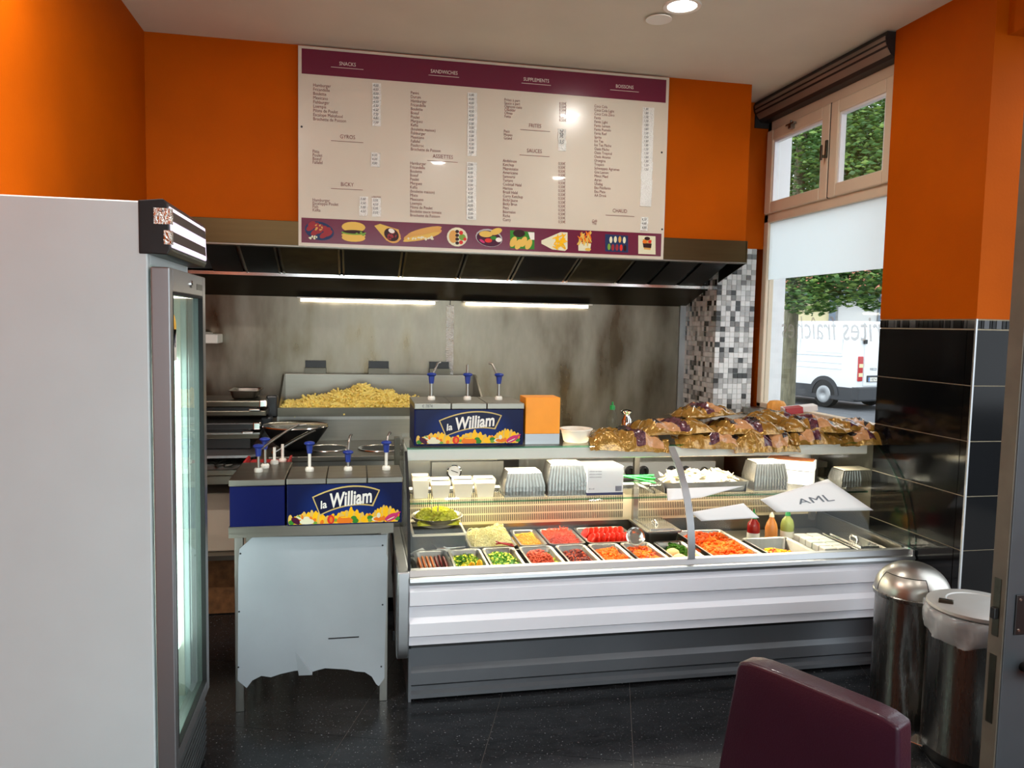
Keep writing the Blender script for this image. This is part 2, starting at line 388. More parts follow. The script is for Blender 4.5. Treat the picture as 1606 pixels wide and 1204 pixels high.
# mosaic column at the back right
col = struct('wall_column', G().box(2.352, 2.62, 4.797, YB, 0, 2.15).box(2.345, 2.70, 4.79, YB, 2.15, ZC), ['grout_white'], label='square column clad in grey and white mosaic under orange paint')
col.data.materials.append(MATS['orange_paint'])
for p in col.data.polygons[6:]: p.material_index = 1
PX = (2.62-2.345)/8; shades = ['mosaic_white', 'mosaic_white', 'mosaic_white', 'mosaic_light', 'mosaic_light', 'mosaic_mid', 'mosaic_dark']
tm = {s: G().box(0, PX-.0025, -.007, 0, 0, PX-.0025).mesh('tile', [s]) for s in set(shades)}
nrow = int((2.15-1.02)/PX)
for r in range(nrow):
    for c in range(8):
        o = obj('mosaic_tile', tm[random.choice(shades)], None, col) if False else bpy.data.objects.new('mosaic_tile', tm[random.choice(shades)])
        if o.name not in COL.objects: COL.objects.link(o)
        o.parent = col; o.location = (2.345+c*PX, 4.797, 2.15-(r+1)*PX)
g = G(); sh4 = ['mosaic_white', 'mosaic_light', 'mosaic_mid', 'mosaic_dark']
for r in range(nrow+20):
    for c in range(14):
        y = 4.797+c*PX; g.box(2.345, 2.352, y, y+PX-.0025, 2.15-(r+1)*PX, 2.15-r*PX-.0025, random.choice((0, 0, 0, 1, 1, 2, 3)))
tag(obj('mosaic_tiles', g, sh4, col), 'mosaic tiles on the shaded side of the column', kind='stuff')
# pier with black tiles beside the window
PXF, PY0, PY1, PZT = 2.6, 2.868, 3.49, 1.682
pier = struct('wall_pier', G().box(PXF, 3.05, PY0, PY1, PZT, ZC).box(PXF+.006, 3.05, PY0+.006, PY1, 0, PZT), ['orange_paint', 'grout_cream'], label='wall pier with glossy black tiles below and orange paint above')
for p in pier.data.polygons[6:]: p.material_index = 1
def pt(face, a0, a1, z0, z1, m='black_tile'):
    g_ = .0022
    if face == 'L': gg = G().box(PXF, PXF+.008, a0+g_, a1-g_, z0+g_, z1-g_)
    else: gg = G().box(a0+g_, a1-g_, PY0, PY0+.008, z0+g_, z1-g_)
    obj('wall_tile', gg, m, pier)
rows = [1.636, 1.395, 1.154, .913, .673, .432, .191, 0]
for k in range(len(rows)-1):
    pt('L', 2.915, PY1, rows[k+1], rows[k]); pt('L', PY0+.006, 2.915, rows[k+1], rows[k]); pt('F', PXF+.006, 2.84, rows[k+1], rows[k]); pt('F', 2.84, 3.05, rows[k+1], rows[k])
for face, a, b in (('L', PY0+.006, PY1), ('F', PXF+.006, 3.05)):
    t = a
    while t < b-.004:
        w = min(random.choice((.012, .02, .03, .045)), b-t); pt(face, t, t+w, 1.638, PZT-.004, random.choice(('black_tile', 'black_tile', 'black_tile_stripe'))); t += w
obj('corner_strip', G().box(PXF-.002, PXF+.006, PY0-.002, PY0+.006, 0, PZT), 'alu', pier)
# right-hand wall: below and behind the window, then towards the street door
struct('wall_sill', G().box(XR+.02, XR+.16, PY1, 4.80, 0, 1.06), 'steel', label='low wall under the street window')
struct('wall_right', G().box(XR+.02, XR+.16, PY1, 4.80, 2.97, ZC).box(XR+.02, XR+.16, 4.80, YB, 0, ZC)
       .box(XR, XR+.3, YR, 1.55, 0, .9).box(XR, XR+.3, YR, 1.55, 2.3, ZC).box(XR, XR+.3, YR, -1.2, .9, 2.3).box(XR, XR+.3, 1.3, 1.55, .9, 2.3).box(XR, XR+.3, 1.55, PY0, 2.86, ZC), 'orange_paint', label='street side wall around the window and door')
# shop front behind the camera
struct('wall_rear', G().box(XL, XR+.3, YR-.1, YR, 0, .25).box(XL, XR+.3, YR-.1, YR, 2.6, ZC).box(XL, -.7, YR-.1, YR, .25, 2.6).box(2.45, XR+.3, YR-.1, YR, .25, 2.6), 'plain_wall', label='front wall of the shop with wide glazing')
wf = thing('window_2', 'wide shop front glazing behind the camera', None, (.9, YR, .25), kind='structure')
for x in (-.7, .35, 1.4, 2.4): obj('mullion', G().box(x, x+.05, YR-.08, YR-.02, .25, 2.6), 'door_grey', wf)
obj('transom', G().box(-.7, 2.45, YR-.08, YR-.02, 2.05, 2.1), 'door_grey', wf)
for x in (-.65, .40, 1.45):
    obj('pane', G().box(x, x+.99, YR-.055, YR-.049, .25, 2.05), 'glass', wf)

# ------------------------------------------------------------------ street window
WX = XR
w1 = thing('window_1', 'beige framed street window with two small sashes above a fixed pane', None, (WX, 4.1, 1.1), kind='structure')
y0, y1 = PY1, 4.79
fr = G().box(WX, WX+.06, y1-.055, y1, 1.10, 2.97).box(WX, WX+.06, y0, y0+.05, 1.10, 2.97).box(WX, WX+.06, y0, y1, 2.90, 2.97).box(WX, WX+.06, y0, y1, 2.315, 2.375).box(WX, WX+.06, y0, y1, 1.10, 1.135)
obj('window_frame', fr, 'frame_pvc', w1, bevel=.006)
mid = 4.065
for a, b in ((mid+.004, y1-.03), (y0+.03, mid-.004)):
    sash = obj('sash', G().box(WX-.022, WX+.03, a, a+.075, 2.372, 2.905).box(WX-.022, WX+.03, b-.075, b, 2.372, 2.905).box(WX-.022, WX+.03, a+.075, b-.075, 2.372, 2.445).box(WX-.022, WX+.03, a+.075, b-.075, 2.832, 2.905), 'frame_pvc', w1, bevel=.008)
    obj('glazing_bead', G().box(WX-.012, WX+.02, a+.075, a+.088, 2.445, 2.832).box(WX-.012, WX+.02, b-.088, b-.075, 2.445, 2.832).box(WX-.012, WX+.02, a+.088, b-.088, 2.82, 2.832), 'pvc_white', sash)
    obj('pane', G().box(WX+.004, WX+.010, a+.075, b-.075, 2.445, 2.832), 'glass', sash)
obj('gap_strip', G().box(WX-.018, WX, mid-.004, mid+.004, 2.372, 2.905), 'black_rubber', w1)
h = obj('handle', G().box(WX-.034, WX-.022, mid+.006, mid+.022, 2.60, 2.70).box(WX-.06, WX-.034, mid+.008, mid+.02, 2.60, 2.615).box(WX-.065, WX-.055, mid+.006, mid+.022, 2.585, 2.67), 'steel_dark', w1, bevel=.003)
obj('latch', G().box(WX-.05, WX-.022, 4.43, 4.46, 2.85, 2.875).box(WX-.05, WX-.03, 4.40, 4.49, 2.872, 2.882).tube([(WX-.04, 4.445, 2.86), (WX-.04, 4.445, 2.90)], .006), 'steel', w1)
obj('pane', G().box(WX+.02, WX+.028, y0+.05, y1-.055, 1.135, 2.315), 'glass', w1)
obj('frosted_film', G().box(WX+.0165, WX+.0185, y0+.05, y1-.055, 1.945, 2.315), 'frosted_film', w1)
g = G(); vs, fs = glyphs('Frites fraîches', .18, .0)
wd = max(v[0] for v in vs); sc = 1.07/wd   # painted on the outside, so it reads reversed from inside
g.add([(WX+.0292, 3.49+v[0]*sc, 1.568+v[1]*sc*1.05) for v in vs], fs)
tag(obj('window_lettering', g, 'vinyl_letters', w1), 'grey reversed lettering on the street window')
obj('reveal', G().box(WX+.06, WX+.165, y1-.02, y1+.01, 1.1, 2.97).box(WX+.06, WX+.165, y0-.01, y0+.02, 1.1, 2.97), 'pvc_white', w1)
obj('ledge', G().box(WX-.10, WX+.18, y0, y1, 1.06, 1.10), 'steel', w1)
rb = thing('roller_shutter', 'grimy brown roller shutter box above the street window', 'shutter', (2.6, 4.1, 2.95))
prof = [(2.71, ZC-.005), (2.555, ZC-.005)] + arc2((2.555, ZC-.008), (2.553, 3.03), (2.60, 2.965), 8) + [(2.71, 2.965)]
obj('housing', G().prism(prof, 'Y', y0+.002, y1-.004), 'shutter_dark', rb, smooth=40)
for k, (a, b) in enumerate(((.22, .40), (.45, .62), (.66, .90))):
    pr = arc2((2.5545, ZC-.01), (2.551, 3.03), (2.598, 2.963), 40)
    s_ = pr[int(a*40):int(b*40)]
    obj('slat', G().sheet(s_, 'Y', y0+.004, y1-.03, -.004), 'shutter_box', rb, smooth=40)
obj('end_cap', G().box(2.56, 2.70, y1-.012, y1-.003, 2.93, ZC-.004), 'shutter_dark', rb)
# ------------------------------------------------------------------ extractor hood
hood = thing('extractor_hood', 'long stainless steel extractor hood with sloping grease filters over the kitchen', 'hood', (.65, 4.9, 1.77))
HX0, HX1 = XL+.005, 2.36
obj('front_panel', G().box(HX0, HX1, 4.432, 4.449, 2.026, 2.156), 'hood_steel', hood, bevel=.002)
obj('lip', G().prism([(4.432, 2.026), (4.432, 2.018), (4.50, 2.018), (4.53, 2.04), (4.53, 2.048), (4.50, 2.026)], 'X', HX0, HX1), 'steel_h', hood)
ty, tz = 4.93, 1.887
obj('drip_tray', G().prism([(ty, tz+.012), (ty, tz), (5.285, 1.772), (5.285, 1.80), (ty+.03, tz+.03)], 'X', HX0, HX1-.01), 'steel_dark', hood)
obj('tray_edge', G().box(HX0, HX1-.01, ty-.008, ty, tz-.004, tz+.016), 'steel_bright', hood)
obj('side_panel', G().prism([(4.432, 2.156), (4.432, 2.018), (ty, tz-.006), (5.287, 1.766), (5.287, 2.153), (4.46, 2.153)], 'X', HX1-.012, HX1-.008), 'steel_dark', hood)
obj('inner_roof', G().box(HX0, HX1-.012, 4.46, 5.28, 2.11, 2.15), 'dark_filter', hood)
fx = [-.83, at(385, 432, Y=ty).x] + [at(x, 434, Y=ty).x for x in (443, 536, 628)] + [at(x, 445, Y=ty).x for x in (717, 798, 884, 965, 1014, 1061, 1102)]
kinds = ['d', 'd', 'g', 'd', 'g', 'g', 'd', 'g', 'd', 'd', 'd']
n_ = Vector((0, ty-4.53, tz-2.045)).normalized()
for i in range(len(fx)-1):
    a, b = fx[i]+.012, fx[i+1]-.012
    f_ = obj('grease_filter', G().prism([(4.515, 2.042), (ty-.01, tz+.014), (ty-.01, tz+.03), (4.515, 2.058)], 'X', a, b), 'grease_filter' if kinds[i] == 'g' else 'dark_filter', hood)
    if 1 <= i <= 7:
        for e in (a, b):
            obj('filter_edge', G().prism([(4.512, 2.039), (ty-.008, tz+.010), (ty-.008, tz+.016), (4.512, 2.045)], 'X', e-.006, e+.006), 'steel_bright', f_)
# two strip lights under the back of the hood
for x0, x1, nm in ((-.36, .55, 'left'), (.72, 1.62, 'right')):
    hl = tag(obj('strip_light', G().box(x0, x1, 5.20, 5.284, 1.762, 1.770), 'white_plastic', hood), 'fluorescent strip light')
    obj('tube', G().tube([(x0+.02, 5.245, 1.752), (x1-.02, 5.245, 1.752)], .009), 'tube_lamp', hl)
# ------------------------------------------------------------------ menu board
MY = 4.424
mb = thing('menu_board', 'large wall menu board with plum header and food picture strip', 'menu board', (.76, MY, 2.02))
MX0, MX1, MZ0, MZ1 = -.298, 1.81, 2.024, 3.082
obj('panel', G().box(MX0, MX1, MY, MY+.008, MZ0, MZ1), 'menu_white', mb)
zf = lambda x, y: at(x, y, Y=MY-.001)
hb = zf(471, 115).z; sb_t = zf(471, 341).z
obj('header_band', G().box(MX0+.018, MX1-.018, MY-.0015, MY, hb, MZ1-.014), 'menu_plum', mb)
obj('picture_band', G().box(MX0+.016, MX1-.016, MY-.0015, MY, MZ0+.018, sb_t), 'menu_plum', mb)
ins = None
def lines(g, body, x, y0, y1, size=.0245, sq=.82, align='L', y=MY-.002, bold=0):
    L_ = body.split('|'); n = len(L_); g = G()
    for i, t in enumerate(L_):
        p = zf(x, y0+(y1-y0)*i/max(1, n-1)); text_on(g, t, p.x, p.z-size*.35, size, y, sq, align, bold=bold)
    obj('lettering', g, 'menu_ink', mb)
def head(g, t, x, y, x0, x1, dy=8, size=.030, yy=MY-.002):
    p = zf(x, y); w_ = g == 'w'; g = G(); text_on(g, t, p.x, p.z-size*.35, size, yy, .85, 'C')
    z = zf(x, y+dy).z; g.box(zf(x0, y).x, zf(x1, y).x, yy-.0006, yy, z, z+.0022)
    obj('heading', g, 'menu_ink_white' if w_ else 'menu_ink', mb)
lines(ins, 'Hamburger|Fricandelle|Boulette|Mexicano|Fishburger|Loempia|Pilons de Poulet|Escalope Mekafood|Brochette de Poisson', 491, 133, 186)
lines(ins, 'Pitta|Poulet|Boeuf|Fallafel', 490, 237, 254)
lines(ins, 'Hamburger|Escaloppe Poulet|Fish|Kefta', 490, 313, 329)
lines(ins, 'Panini|Durum|Hamburger|Fricandelle|Boulette|Boeuf|Poulet|Merguez|Kefta|(boulette maison)|Fishburger|Mexicano|Fallafel|Poulicroc|Brochette de Poisson', 644, 145, 233.5, .0235)
lines(ins, 'Hamburger|Fricandelle|Boulette|Boeuf|Poulet|Merguez|Kefta|(boulette maison)|Mixte|Mexicano|Loempia|Pilons de Poulet|Boulette sauce tomate|Brochette de Poisson', 643, 255.5, 337, .0235)
lines(ins, 'Frites à part|Sauce à part|Oignons cuits|Cheddar|Olives|Fetta', 791, 156, 182, .0225)
lines(ins, '0,50€|0,50€|0,50€|0,50€|0,50€|0,50€', 877, 162, 188, .0225)
lines(ins, 'Petit|Moyen|Grand', 790, 205.5, 216, .0225)
sauces = 'Andalouse|Ketchup|Mayonnaise|Americaine|Samouraï|Tartare|Cocktail Halal|Harissa|Brazil Halal|Curry Ketchup|Bicky Jaune|Bicky Brun|Pitta|Béarnaise|Riche|Curry'
lines(ins, sauces, 788.5, 251.5, 344, .0235); lines(ins, '|'.join(['0,50€']*16), 875.5, 256, 347.5, .0225)
lines(ins, 'Coca Cola|Coca Cola Light|Coca Cola Zéro|Fanta|Fanta Light|Fanta Lemon|Fanta Pomelo|Fanta Red|Sprite|Ice Tea|Ice Tea Pêche|Oasis Pêche|Oasis Tropical|Oasis Ananas|Orangina|Tropico|Schweppes Agrumes|Gini Lemon|Minut Maid|Ayran|Uludag|Eau Pétillante|Eau Plate|AA Drink', 932, 166, 306, .0225)
lines(ins, 'Café|Thé', 928.5, 346, 350, .021)
for t, x, y, a, b in (('GYROS', 545, 214.5, 519, 570), ('BiCKY', 544.5, 289, 519, 569), ('ASSIETTES', 694.5, 245.5, 670, 718), ('FRITES', 839, 197, 816, 863), ('SAUCES', 838, 236.5, 815, 862), ('CHAUD', 972, 330.5, 950, 995)): head(ins, t, x, y, a, b)
ins = G(); p = zf(590, 309.5); text_on(ins, '+FRITES', p.x, p.z-.006, .018, MY-.002, .85, 'C')
obj('lettering', ins, 'menu_ink', mb)
for t, x, y, a, b in (('SNACKS', 545, 100.5, 519, 570), ('SANDWICHES', 696.5, 113, 672, 720), ('SUPPLEMENTS', 841, 125.5, 818, 864), ('BOISSONS', 979.5, 136, 957, 1002)): head('w', t, x, y, a, b, 7, .028, MY-.0026)
for x, y in ((473, 198.5), (1038, 239), (1038.5, 359.5)):
    p = zf(x, y); obj('screw', G().lathe([(.006, 0), (.005, .003), (0, .003)], (p.x, MY, p.z), 10, M=Matrix.Rotation(rad(90), 3, 'X')), 'ink_black', mb)
strips = [(584, 597, 130, 198, 'x'), (582, 596, 239, 262, 'x'), (564, 577, 308, 339, 'x'), (583.5, 597.5, 310, 340, 'x'), (734, 747, 145, 245, 'x'), (732.5, 746.5, 254, 345, 'x'), (875.5, 887, 202, 237, 'f'), (1008.5, 1021, 168, 324, 'b'), (1005, 1015.5, 340, 362, 'x')]
for a, b, c, d, k in strips:
    p, q = zf(a, c), zf(b, d); nseg = max(2, int((p.z-q.z)/.05)); g = G()
    for s_ in range(nseg):
        z0, z1 = q.z+(p.z-q.z)*s_/nseg, q.z+(p.z-q.z)*(s_+1)/nseg; j = random.uniform(-.002, .002)
        g.box(p.x+j, q.x+j, MY-.0035-random.uniform(0, .001), MY, z0, z1)
    st = tag(obj('price_tape', g, 'menu_strip', mb), 'shiny price tape with handwritten figures')
    wr = G(); yy = MY-.0052
    if k == 'f':
        for t, v in (('2€', 207.5), ('3€', 213.5), ('3,5', 223)): pz = zf(a+1.5, v); text_on(wr, t, pz.x, pz.z-.008, .030, yy, .7, shear=.2)
    elif k == 'b':
        for i in range(16): pz = zf(a+1, 171+6.3*i); text_on(wr, ('1,80', '1,80', '1,50', '1,50')[i % 4], pz.x, pz.z-.006, .020, yy, .8, shear=.2)
    else:
        n = int((d-c)/6.4)
        for i in range(n): pz = zf(a+1.2, c+4+6.4*i); text_on(wr, random.choice(('4,00', '3,50', '5,00', '4,50')), pz.x, pz.z-.006, .019, yy, .85, shear=.2)
    obj('handwriting', wr, 'ink_black', st)
# food pictures printed on the lower band
def pic(label, items):
    g = G(); used = []; yy = MY-.002
    for it in items:
        m = it[1]
        if m not in used: used.append(m)
        yy -= .00012
        if it[0] == 'e': p = zf(it[2], it[3]); k = .00355; g.poly(ell(p.x, p.z, it[4]*k, it[5]*k, yy, rad(it[6] if len(it) > 6 else 0)), used.index(m))
        else: g.poly([(q.x, yy, q.z) for q in [zf(*v) for v in it[2]]], used.index(m))
    tag(obj('food_picture', g, used, mb), label)
R_ = random.Random(3)
def scat(m, cx, cy, rx, ry, n, s0, s1): return [('e', m, cx+R_.uniform(-rx, rx), cy+R_.uniform(-ry, ry), R_.uniform(s0, s1), R_.uniform(s0, s1)*.8, R_.uniform(0, 180)) for _ in range(n)]
pic('printed plate of red meat skewers', [('e', 'pr_blue', 501, 362, 22, 14, -10)]+[('e', 'pr_red', 487+7*i, 357+2.2*i+(i % 2)*5, 7, 4, 35) for i in range(5)]+[('e', 'pr_red', 489+6*i, 351+2.4*i, 6, 3.5, 30) for i in range(5)]+scat('pr_tan', 500, 357, 5, 4, 8, 1, 2)+scat('pr_cream', 491, 372, 6, 2, 7, 1, 2))
pic('printed burger', [('e', 'pr_bun', 554.5, 356, 18, 8), ('e', 'pr_bun', 554.5, 373, 18, 6), ('e', 'pr_bun', 554.5, 369, 18.5, 4), ('e', 'pr_green', 555, 365, 19, 3.2), ('e', 'pr_dark', 555, 363.5, 17, 2.8)]+scat('pr_green', 565, 366, 6, 2, 5, 1.5, 2.5))
pic('printed rolled wrap with meat', [('p', 'pr_bun', [(587, 354), (596, 351), (625, 360), (629, 375), (618, 381), (606, 377)]), ('e', 'pr_tan', 615, 369, 14, 11.5, -30), ('e', 'pr_dark', 614, 368, 12, 9.5, -30)]+scat('pr_red', 613, 370, 8, 6, 12, 1.5, 3)+[('e', 'pr_white', 614, 362, 5, 3.4, -20)])
pic('printed long filled baguette', [('e', 'pr_tan', 663, 368, 31, 8, 15), ('e', 'pr_bun', 661, 371.5, 30, 4, 15)]+scat('pr_cream', 660, 373, 20, 2, 12, 1.5, 2.6)+[('e', 'pr_tan', 666, 362.5, 28, 5, 15)])
pic('printed round mixed plate', [('e', 'pr_cream', 717, 371.5, 16.5, 15), ('e', 'pr_tan', 711, 371, 7, 10)]+[('e', 'pr_dark', 717, 363+6*i, 3, 2.6) for i in range(4)]+[('e', 'pr_green', 725, 372, 5.5, 5), ('e', 'pr_tomato', 723, 365, 3.2, 3.2), ('e', 'pr_tomato', 723, 380, 3.2, 3), ('e', 'pr_tomato', 729, 375, 2.6, 2.6)])
pic('printed plate with bread and salad', [('e', 'pr_grey', 767, 373, 22, 14, -8), ('e', 'pr_plum', 767, 374, 20.5, 12.5, -8), ('e', 'pr_bun', 762, 367, 11, 5, 0), ('e', 'pr_bun', 778, 363, 10, 5, 20), ('e', 'pr_tomato', 766, 377, 6, 3.4), ('e', 'pr_leaf', 774, 373, 5, 3), ('e', 'pr_white', 782, 376, 5, 3.6), ('e', 'pr_pink', 756, 378, 5, 2, -30)])
pic('printed croquettes on a square card', [('p', 'pr_leaf', [(800, 361), (838, 364), (838, 391), (800, 389)]), ('e', 'pr_dark', 814, 366, 10, 6)]+[('e', 'pr_bun', 805+8*i, 379+(i % 2)*4, 5, 9, -25) for i in range(4)]+[('p', 'pr_white', [(828, 364), (838, 364.5), (838, 376), (832, 376)])])
pic('printed fries in a paper cone', [('p', 'pr_cream', [(849, 377), (879, 364), (890, 364.5), (890, 390), (886, 393.5), (866, 391), (849, 382)])]+[('e', 'pr_yellow', R_.uniform(870, 886), R_.uniform(370, 389), 6, 1.1, R_.uniform(0, 180)) for _ in range(28)])
pic('printed fries in a small tub', [('p', 'pr_cream', [(907, 379), (927, 382), (925, 394), (907, 393)])]+[('e', 'pr_orange' if i % 3 == 0 else 'pr_bun', R_.uniform(908, 926), R_.uniform(366, 382), 6, 1.2, R_.uniform(40, 140)) for i in range(24)]+[('e', 'pr_bun', 922, 391, 5, 2.4)])
pic('printed row of small sauce jars', [('p', 'pr_blue', [(949, 367), (985, 369.5), (985, 396), (949, 394)])]+[('e', m, x, y, 2.6, 5.4) for m, x, y in (('pr_cream', 958, 376), ('pr_cream', 965, 375.5), ('pr_tan', 972, 375.5), ('pr_cream', 979, 376.5), ('pr_green', 955, 387), ('pr_red', 961, 388), ('pr_red', 967.5, 388), ('pr_tomato', 974, 388.5), ('pr_dark', 980, 389))])
pic('printed dessert glass', [('p', 'pr_cream', [(1001, 369), (1028, 370.5), (1028, 399), (1001, 398)]), ('p', 'pr_tan', [(1008, 375), (1022, 376), (1020, 392), (1010, 391)]), ('p', 'pr_dark', [(1008, 381), (1022, 382), (1021, 389), (1009, 388)]), ('e', 'pr_dark', 1015, 374, 5, 3), ('e', 'pr_orange', 1011, 379, 4, 3), ('e', 'pr_tomato', 1019, 379, 3, 2.5)])

# ------------------------------------------------------------------ glass-door refrigerator at the left
fr = thing('drinks_refrigerator', 'tall white glass-door refrigerator with lit black canopy at the left', 'refrigerator', (-.8, 2.68, 0))
FY0, FY1, FXB, FXF = 2.40, 2.955, -1.05, -.578
bd = G().box(FXB, FXF, FY0, FY0+.035, .02, 1.948).box(FXB, FXF, FY1-.035, FY1, .02, 1.948).box(FXB, FXB+.03, FY0+.035, FY1-.035, .02, 1.948).box(FXB+.03, FXF, FY0+.035, FY1-.035, 1.77, 1.948).box(FXB+.03, FXF, FY0+.035, FY1-.035, .02, .25)
obj('body', bd, 'fridge_white', fr, bevel=.004)
obj('inner_liner', G().box(FXB+.03, FXB+.034, FY0+.035, FY1-.035, .25, 1.77).box(FXB+.03, FXF-.02, FY1-.039, FY1-.035, .25, 1.77), 'white_plastic', fr)
cn = obj('canopy', G().prism([(-.60, 1.95), (-.534, 1.957), (-.522, 1.945), (-.516, 1.815), (-.524, 1.80), (-.60, 1.80)], 'Y', FY0-.003, FY1+.004), 'black_plastic', fr, bevel=.003)
sg = obj('sign_panel', G().prism([(-.524, 1.94), (-.516, 1.935), (-.5125, 1.825), (-.518, 1.82)], 'Y', FY0+.015, FY1-.012), 'sign_lit', cn, bevel=.003)
for a, b, z0, z1 in ((FY0+.006, FY1-.03, 1.897, 1.924), (FY0+.006, FY1-.03, 1.838, 1.868)):
    obj('dark_band', G().prism([(-.516, z1), (-.5145+.001, z1), (-.5115, z0), (-.515, z0)], 'Y', a, b), 'dark_tape', cn)
for z0, z1, w in ((1.885, 1.93, .040), (1.828, 1.868, .014)):
    tag(obj('foil_patch', G().box(-.518-w, -.512, FY0-.006, FY0-.003, z0, z1).box(-.5125, -.5105, FY0-.006, FY0+.012, z0, z1), 'foil_tape', cn), 'torn silver foil tape')
dr = obj('door', G().box(-.572, -.52, FY0+.004, FY0+.042, .255, 1.765).box(-.572, -.52, FY1-.055, FY1-.002, .255, 1.765).box(-.572, -.52, FY0+.042, FY1-.055, 1.695, 1.765).box(-.572, -.52, FY0+.042, FY1-.055, .255, .305), 'steel_dark', fr, bevel=.004)
MATS['door_alu'] = mk('door_alu', (150, 150, 152), .38, .85)
dr.data.materials[0] = MATS['door_alu']
obj('gasket', G().box(-.578, -.572, FY0+.01, FY1-.01, .26, 1.76), 'black_rubber', fr) if False else None
obj('gasket', G().box(-.534, -.5195, FY0+.042, FY0+.048, .305, 1.695).box(-.534, -.5195, FY1-.062, FY1-.055, .305, 1.695).box(-.534, -.5195, FY0+.048, FY1-.062, 1.688, 1.695).box(-.534, -.5195, FY0+.048, FY1-.062, .305, .312), 'black_rubber', dr)
obj('glass_pane', G().box(-.545, -.535, FY0+.042, FY1-.055, .305, 1.695), 'glass_fridge', dr)
obj('lock', G().lathe([(.012, 0), (.012, .004), (.004, .006), (0, .006)], (-.52, FY0+.30, 1.73), 14, M=Matrix.Rotation(rad(90), 3, 'Y')), 'chrome', dr)
obj('brand_plate', G().box(-.5205, -.519, FY1-.16, FY1-.06, 1.715, 1.735), 'black_plastic', dr)
stk = obj('sticker', G().poly([(-.5343, FY0+.095+.055*math.cos(t), 1.59+.045*math.sin(t)) for t in [2*PI*k/20 for k in range(20)]]).poly([(-.5343, FY0+.065, 1.585), (-.5343, FY0+.15, 1.585), (-.5343, FY0+.15, 1.49), (-.5343, FY0+.065, 1.49)], 1), ['pr_yellow', 'label_white'], dr)
g = G(); vs, fs = glyphs('CO8', 0, .01); g.add([(-.5338, FY0+.068+v[0]*.035, 1.53+v[1]*.055) for v in vs], fs); obj('sticker_letters', g, 'blue_box', stk)
ly0, ly1 = at(266, 800, X=-.61).y, at(296, 800, X=-.61).y
obj('led_strip', G().box(-.622, -.61, ly0, ly1, at(280, 1018, X=-.61).z, at(278, 560, X=-.61).z), 'led', fr)
obj('led_dots', G().box(-.6098, -.6092, ly1-.012, ly1-.006, .4, 1.5), 'steel', fr) if False else None
for z in (.62, .92, 1.22, 1.48):
    g = G()
    for k in range(12): y = FY0+.05+.04*k; g.tube([(FXB+.05, y, z), (FXF-.06, y, z)], .002, 5)
    g.tube([(FXF-.06, FY0+.045, z), (FXF-.06, FY1-.045, z)], .003, 6)
    obj('wire_shelf', g, 'pvc_white', fr)
gr = obj('base_grille', G().box(-.575, -.535, FY0+.005, FY1-.005, .02, .245), 'black_plastic', fr)
for k in range(9): obj('grille_slat', G().prism([(-.536, .04+.022*k), (-.526, .036+.022*k), (-.526, .041+.022*k), (-.536, .048+.022*k)], 'Y', FY0+.03, FY1-.03), 'black_plastic', gr)
for x, y in ((-1.0, 2.44), (-.62, 2.44), (-1.0, 2.91), (-.62, 2.91)): obj('foot', G().lathe([(.018, 0), (.018, .022)], (x, y, 0), 10), 'black_rubber', fr)
# ------------------------------------------------------------------ ceiling downlights
for k, (x, y, lab) in enumerate(((1.47, 3.47, 'bright round ceiling downlight above the display counter'), (-.74, 2.40, 'round ceiling downlight near the side wall'), (.75, 1.6, 'round ceiling downlight above the customers'), (2.0, 1.2, 'round ceiling downlight near the street door'))):
    dl = thing('ceiling_downlight', lab, 'light', (x, y, ZC))
    obj('ring', G().lathe([(.088, 0), (.086, -.006), (.068, -.004), (.066, 0)], (x, y, ZC-.0005), 28), 'white_plastic', dl, smooth=40)
    obj('diffuser', G().lathe([(.067, -.002), (.03, -.005), (0, -.0055)], (x, y, ZC), 28), 'spot_disc', dl, smooth=60)
    if k == 0: tag(obj('cover_disc', G().lathe([(.062, -.012), (.062, -.008), (0, -.008)], (x-.05, y+.155, ZC), 28), 'white_plastic', dl), 'loose round cover hanging beside the lamp')
    lo = area('downlight_beam', (x, y, ZC-.012), (0, 0, 0), .12, .12, (11, 34, 9, 7)[k], (1, .95, .88), 'DISK')

# ------------------------------------------------------------------ refrigerated display counter
dc = thing('display_counter', 'long white refrigerated food display counter with curved glass', 'display counter', (1.4, 3.5, 0))
CX0, CX1 = .229, 2.585
zl = lambda y, Y=3.15: at(641, y, Y=Y).z
def ribs(zs, y_in, y_out):
    pts = []
    for z, k in zs: pts.append(({'i': y_in, 'o': y_out, 'd': y_out+.05}[k], z))
    return pts
top = [(zl(919), 'i'), (zl(921), 'i'), (zl(928), 'o'), (zl(949.5), 'o'), (zl(949.5), 'd'), (zl(953), 'd'), (zl(953), 'i'), (zl(970), 'i'), (zl(978), 'o'), (zl(997.5), 'o'), (zl(997.5), 'd'), (zl(1001), 'd'), (zl(1001), 'i'), (zl(1014), 'i')]
pr = ribs(top, 3.160, 3.142)
obj('front_panel', G().prism(pr+[(3.22, pr[-1][1]), (3.22, pr[0][1])], 'X', CX0, CX1), 'case_white', dc)
zb = lambda y: at(641, y, Y=3.235).z
low = [(zb(1017)+.01, 'i'), (zb(1048), 'i'), (zb(1056), 'o'), (zb(1074.5), 'o'), (zb(1074.5), 'd'), (zb(1079), 'd'), (zb(1079), 'i'), (zb(1086), 'i'), (zb(1090), 'o'), (.012, 'o')]
pr = ribs(low, 3.250, 3.234)
obj('kick_panel', G().prism(pr+[(3.30, pr[-1][1]), (3.30, pr[0][1])], 'X', CX0+.014, CX1-.05), 'case_grey', dc)
obj('kick_end', G().box(CX0+.004, CX0+.016, 3.232, 3.9, 0, zb(1017)), 'case_grey', dc)
obj('shadow_gap', G().box(CX0+.01, CX1-.03, 3.21, 3.9, zl(1014)+.002, zb(1017)+.012), 'black_plastic', dc)
rt = zl(897); rbm = zl(919)
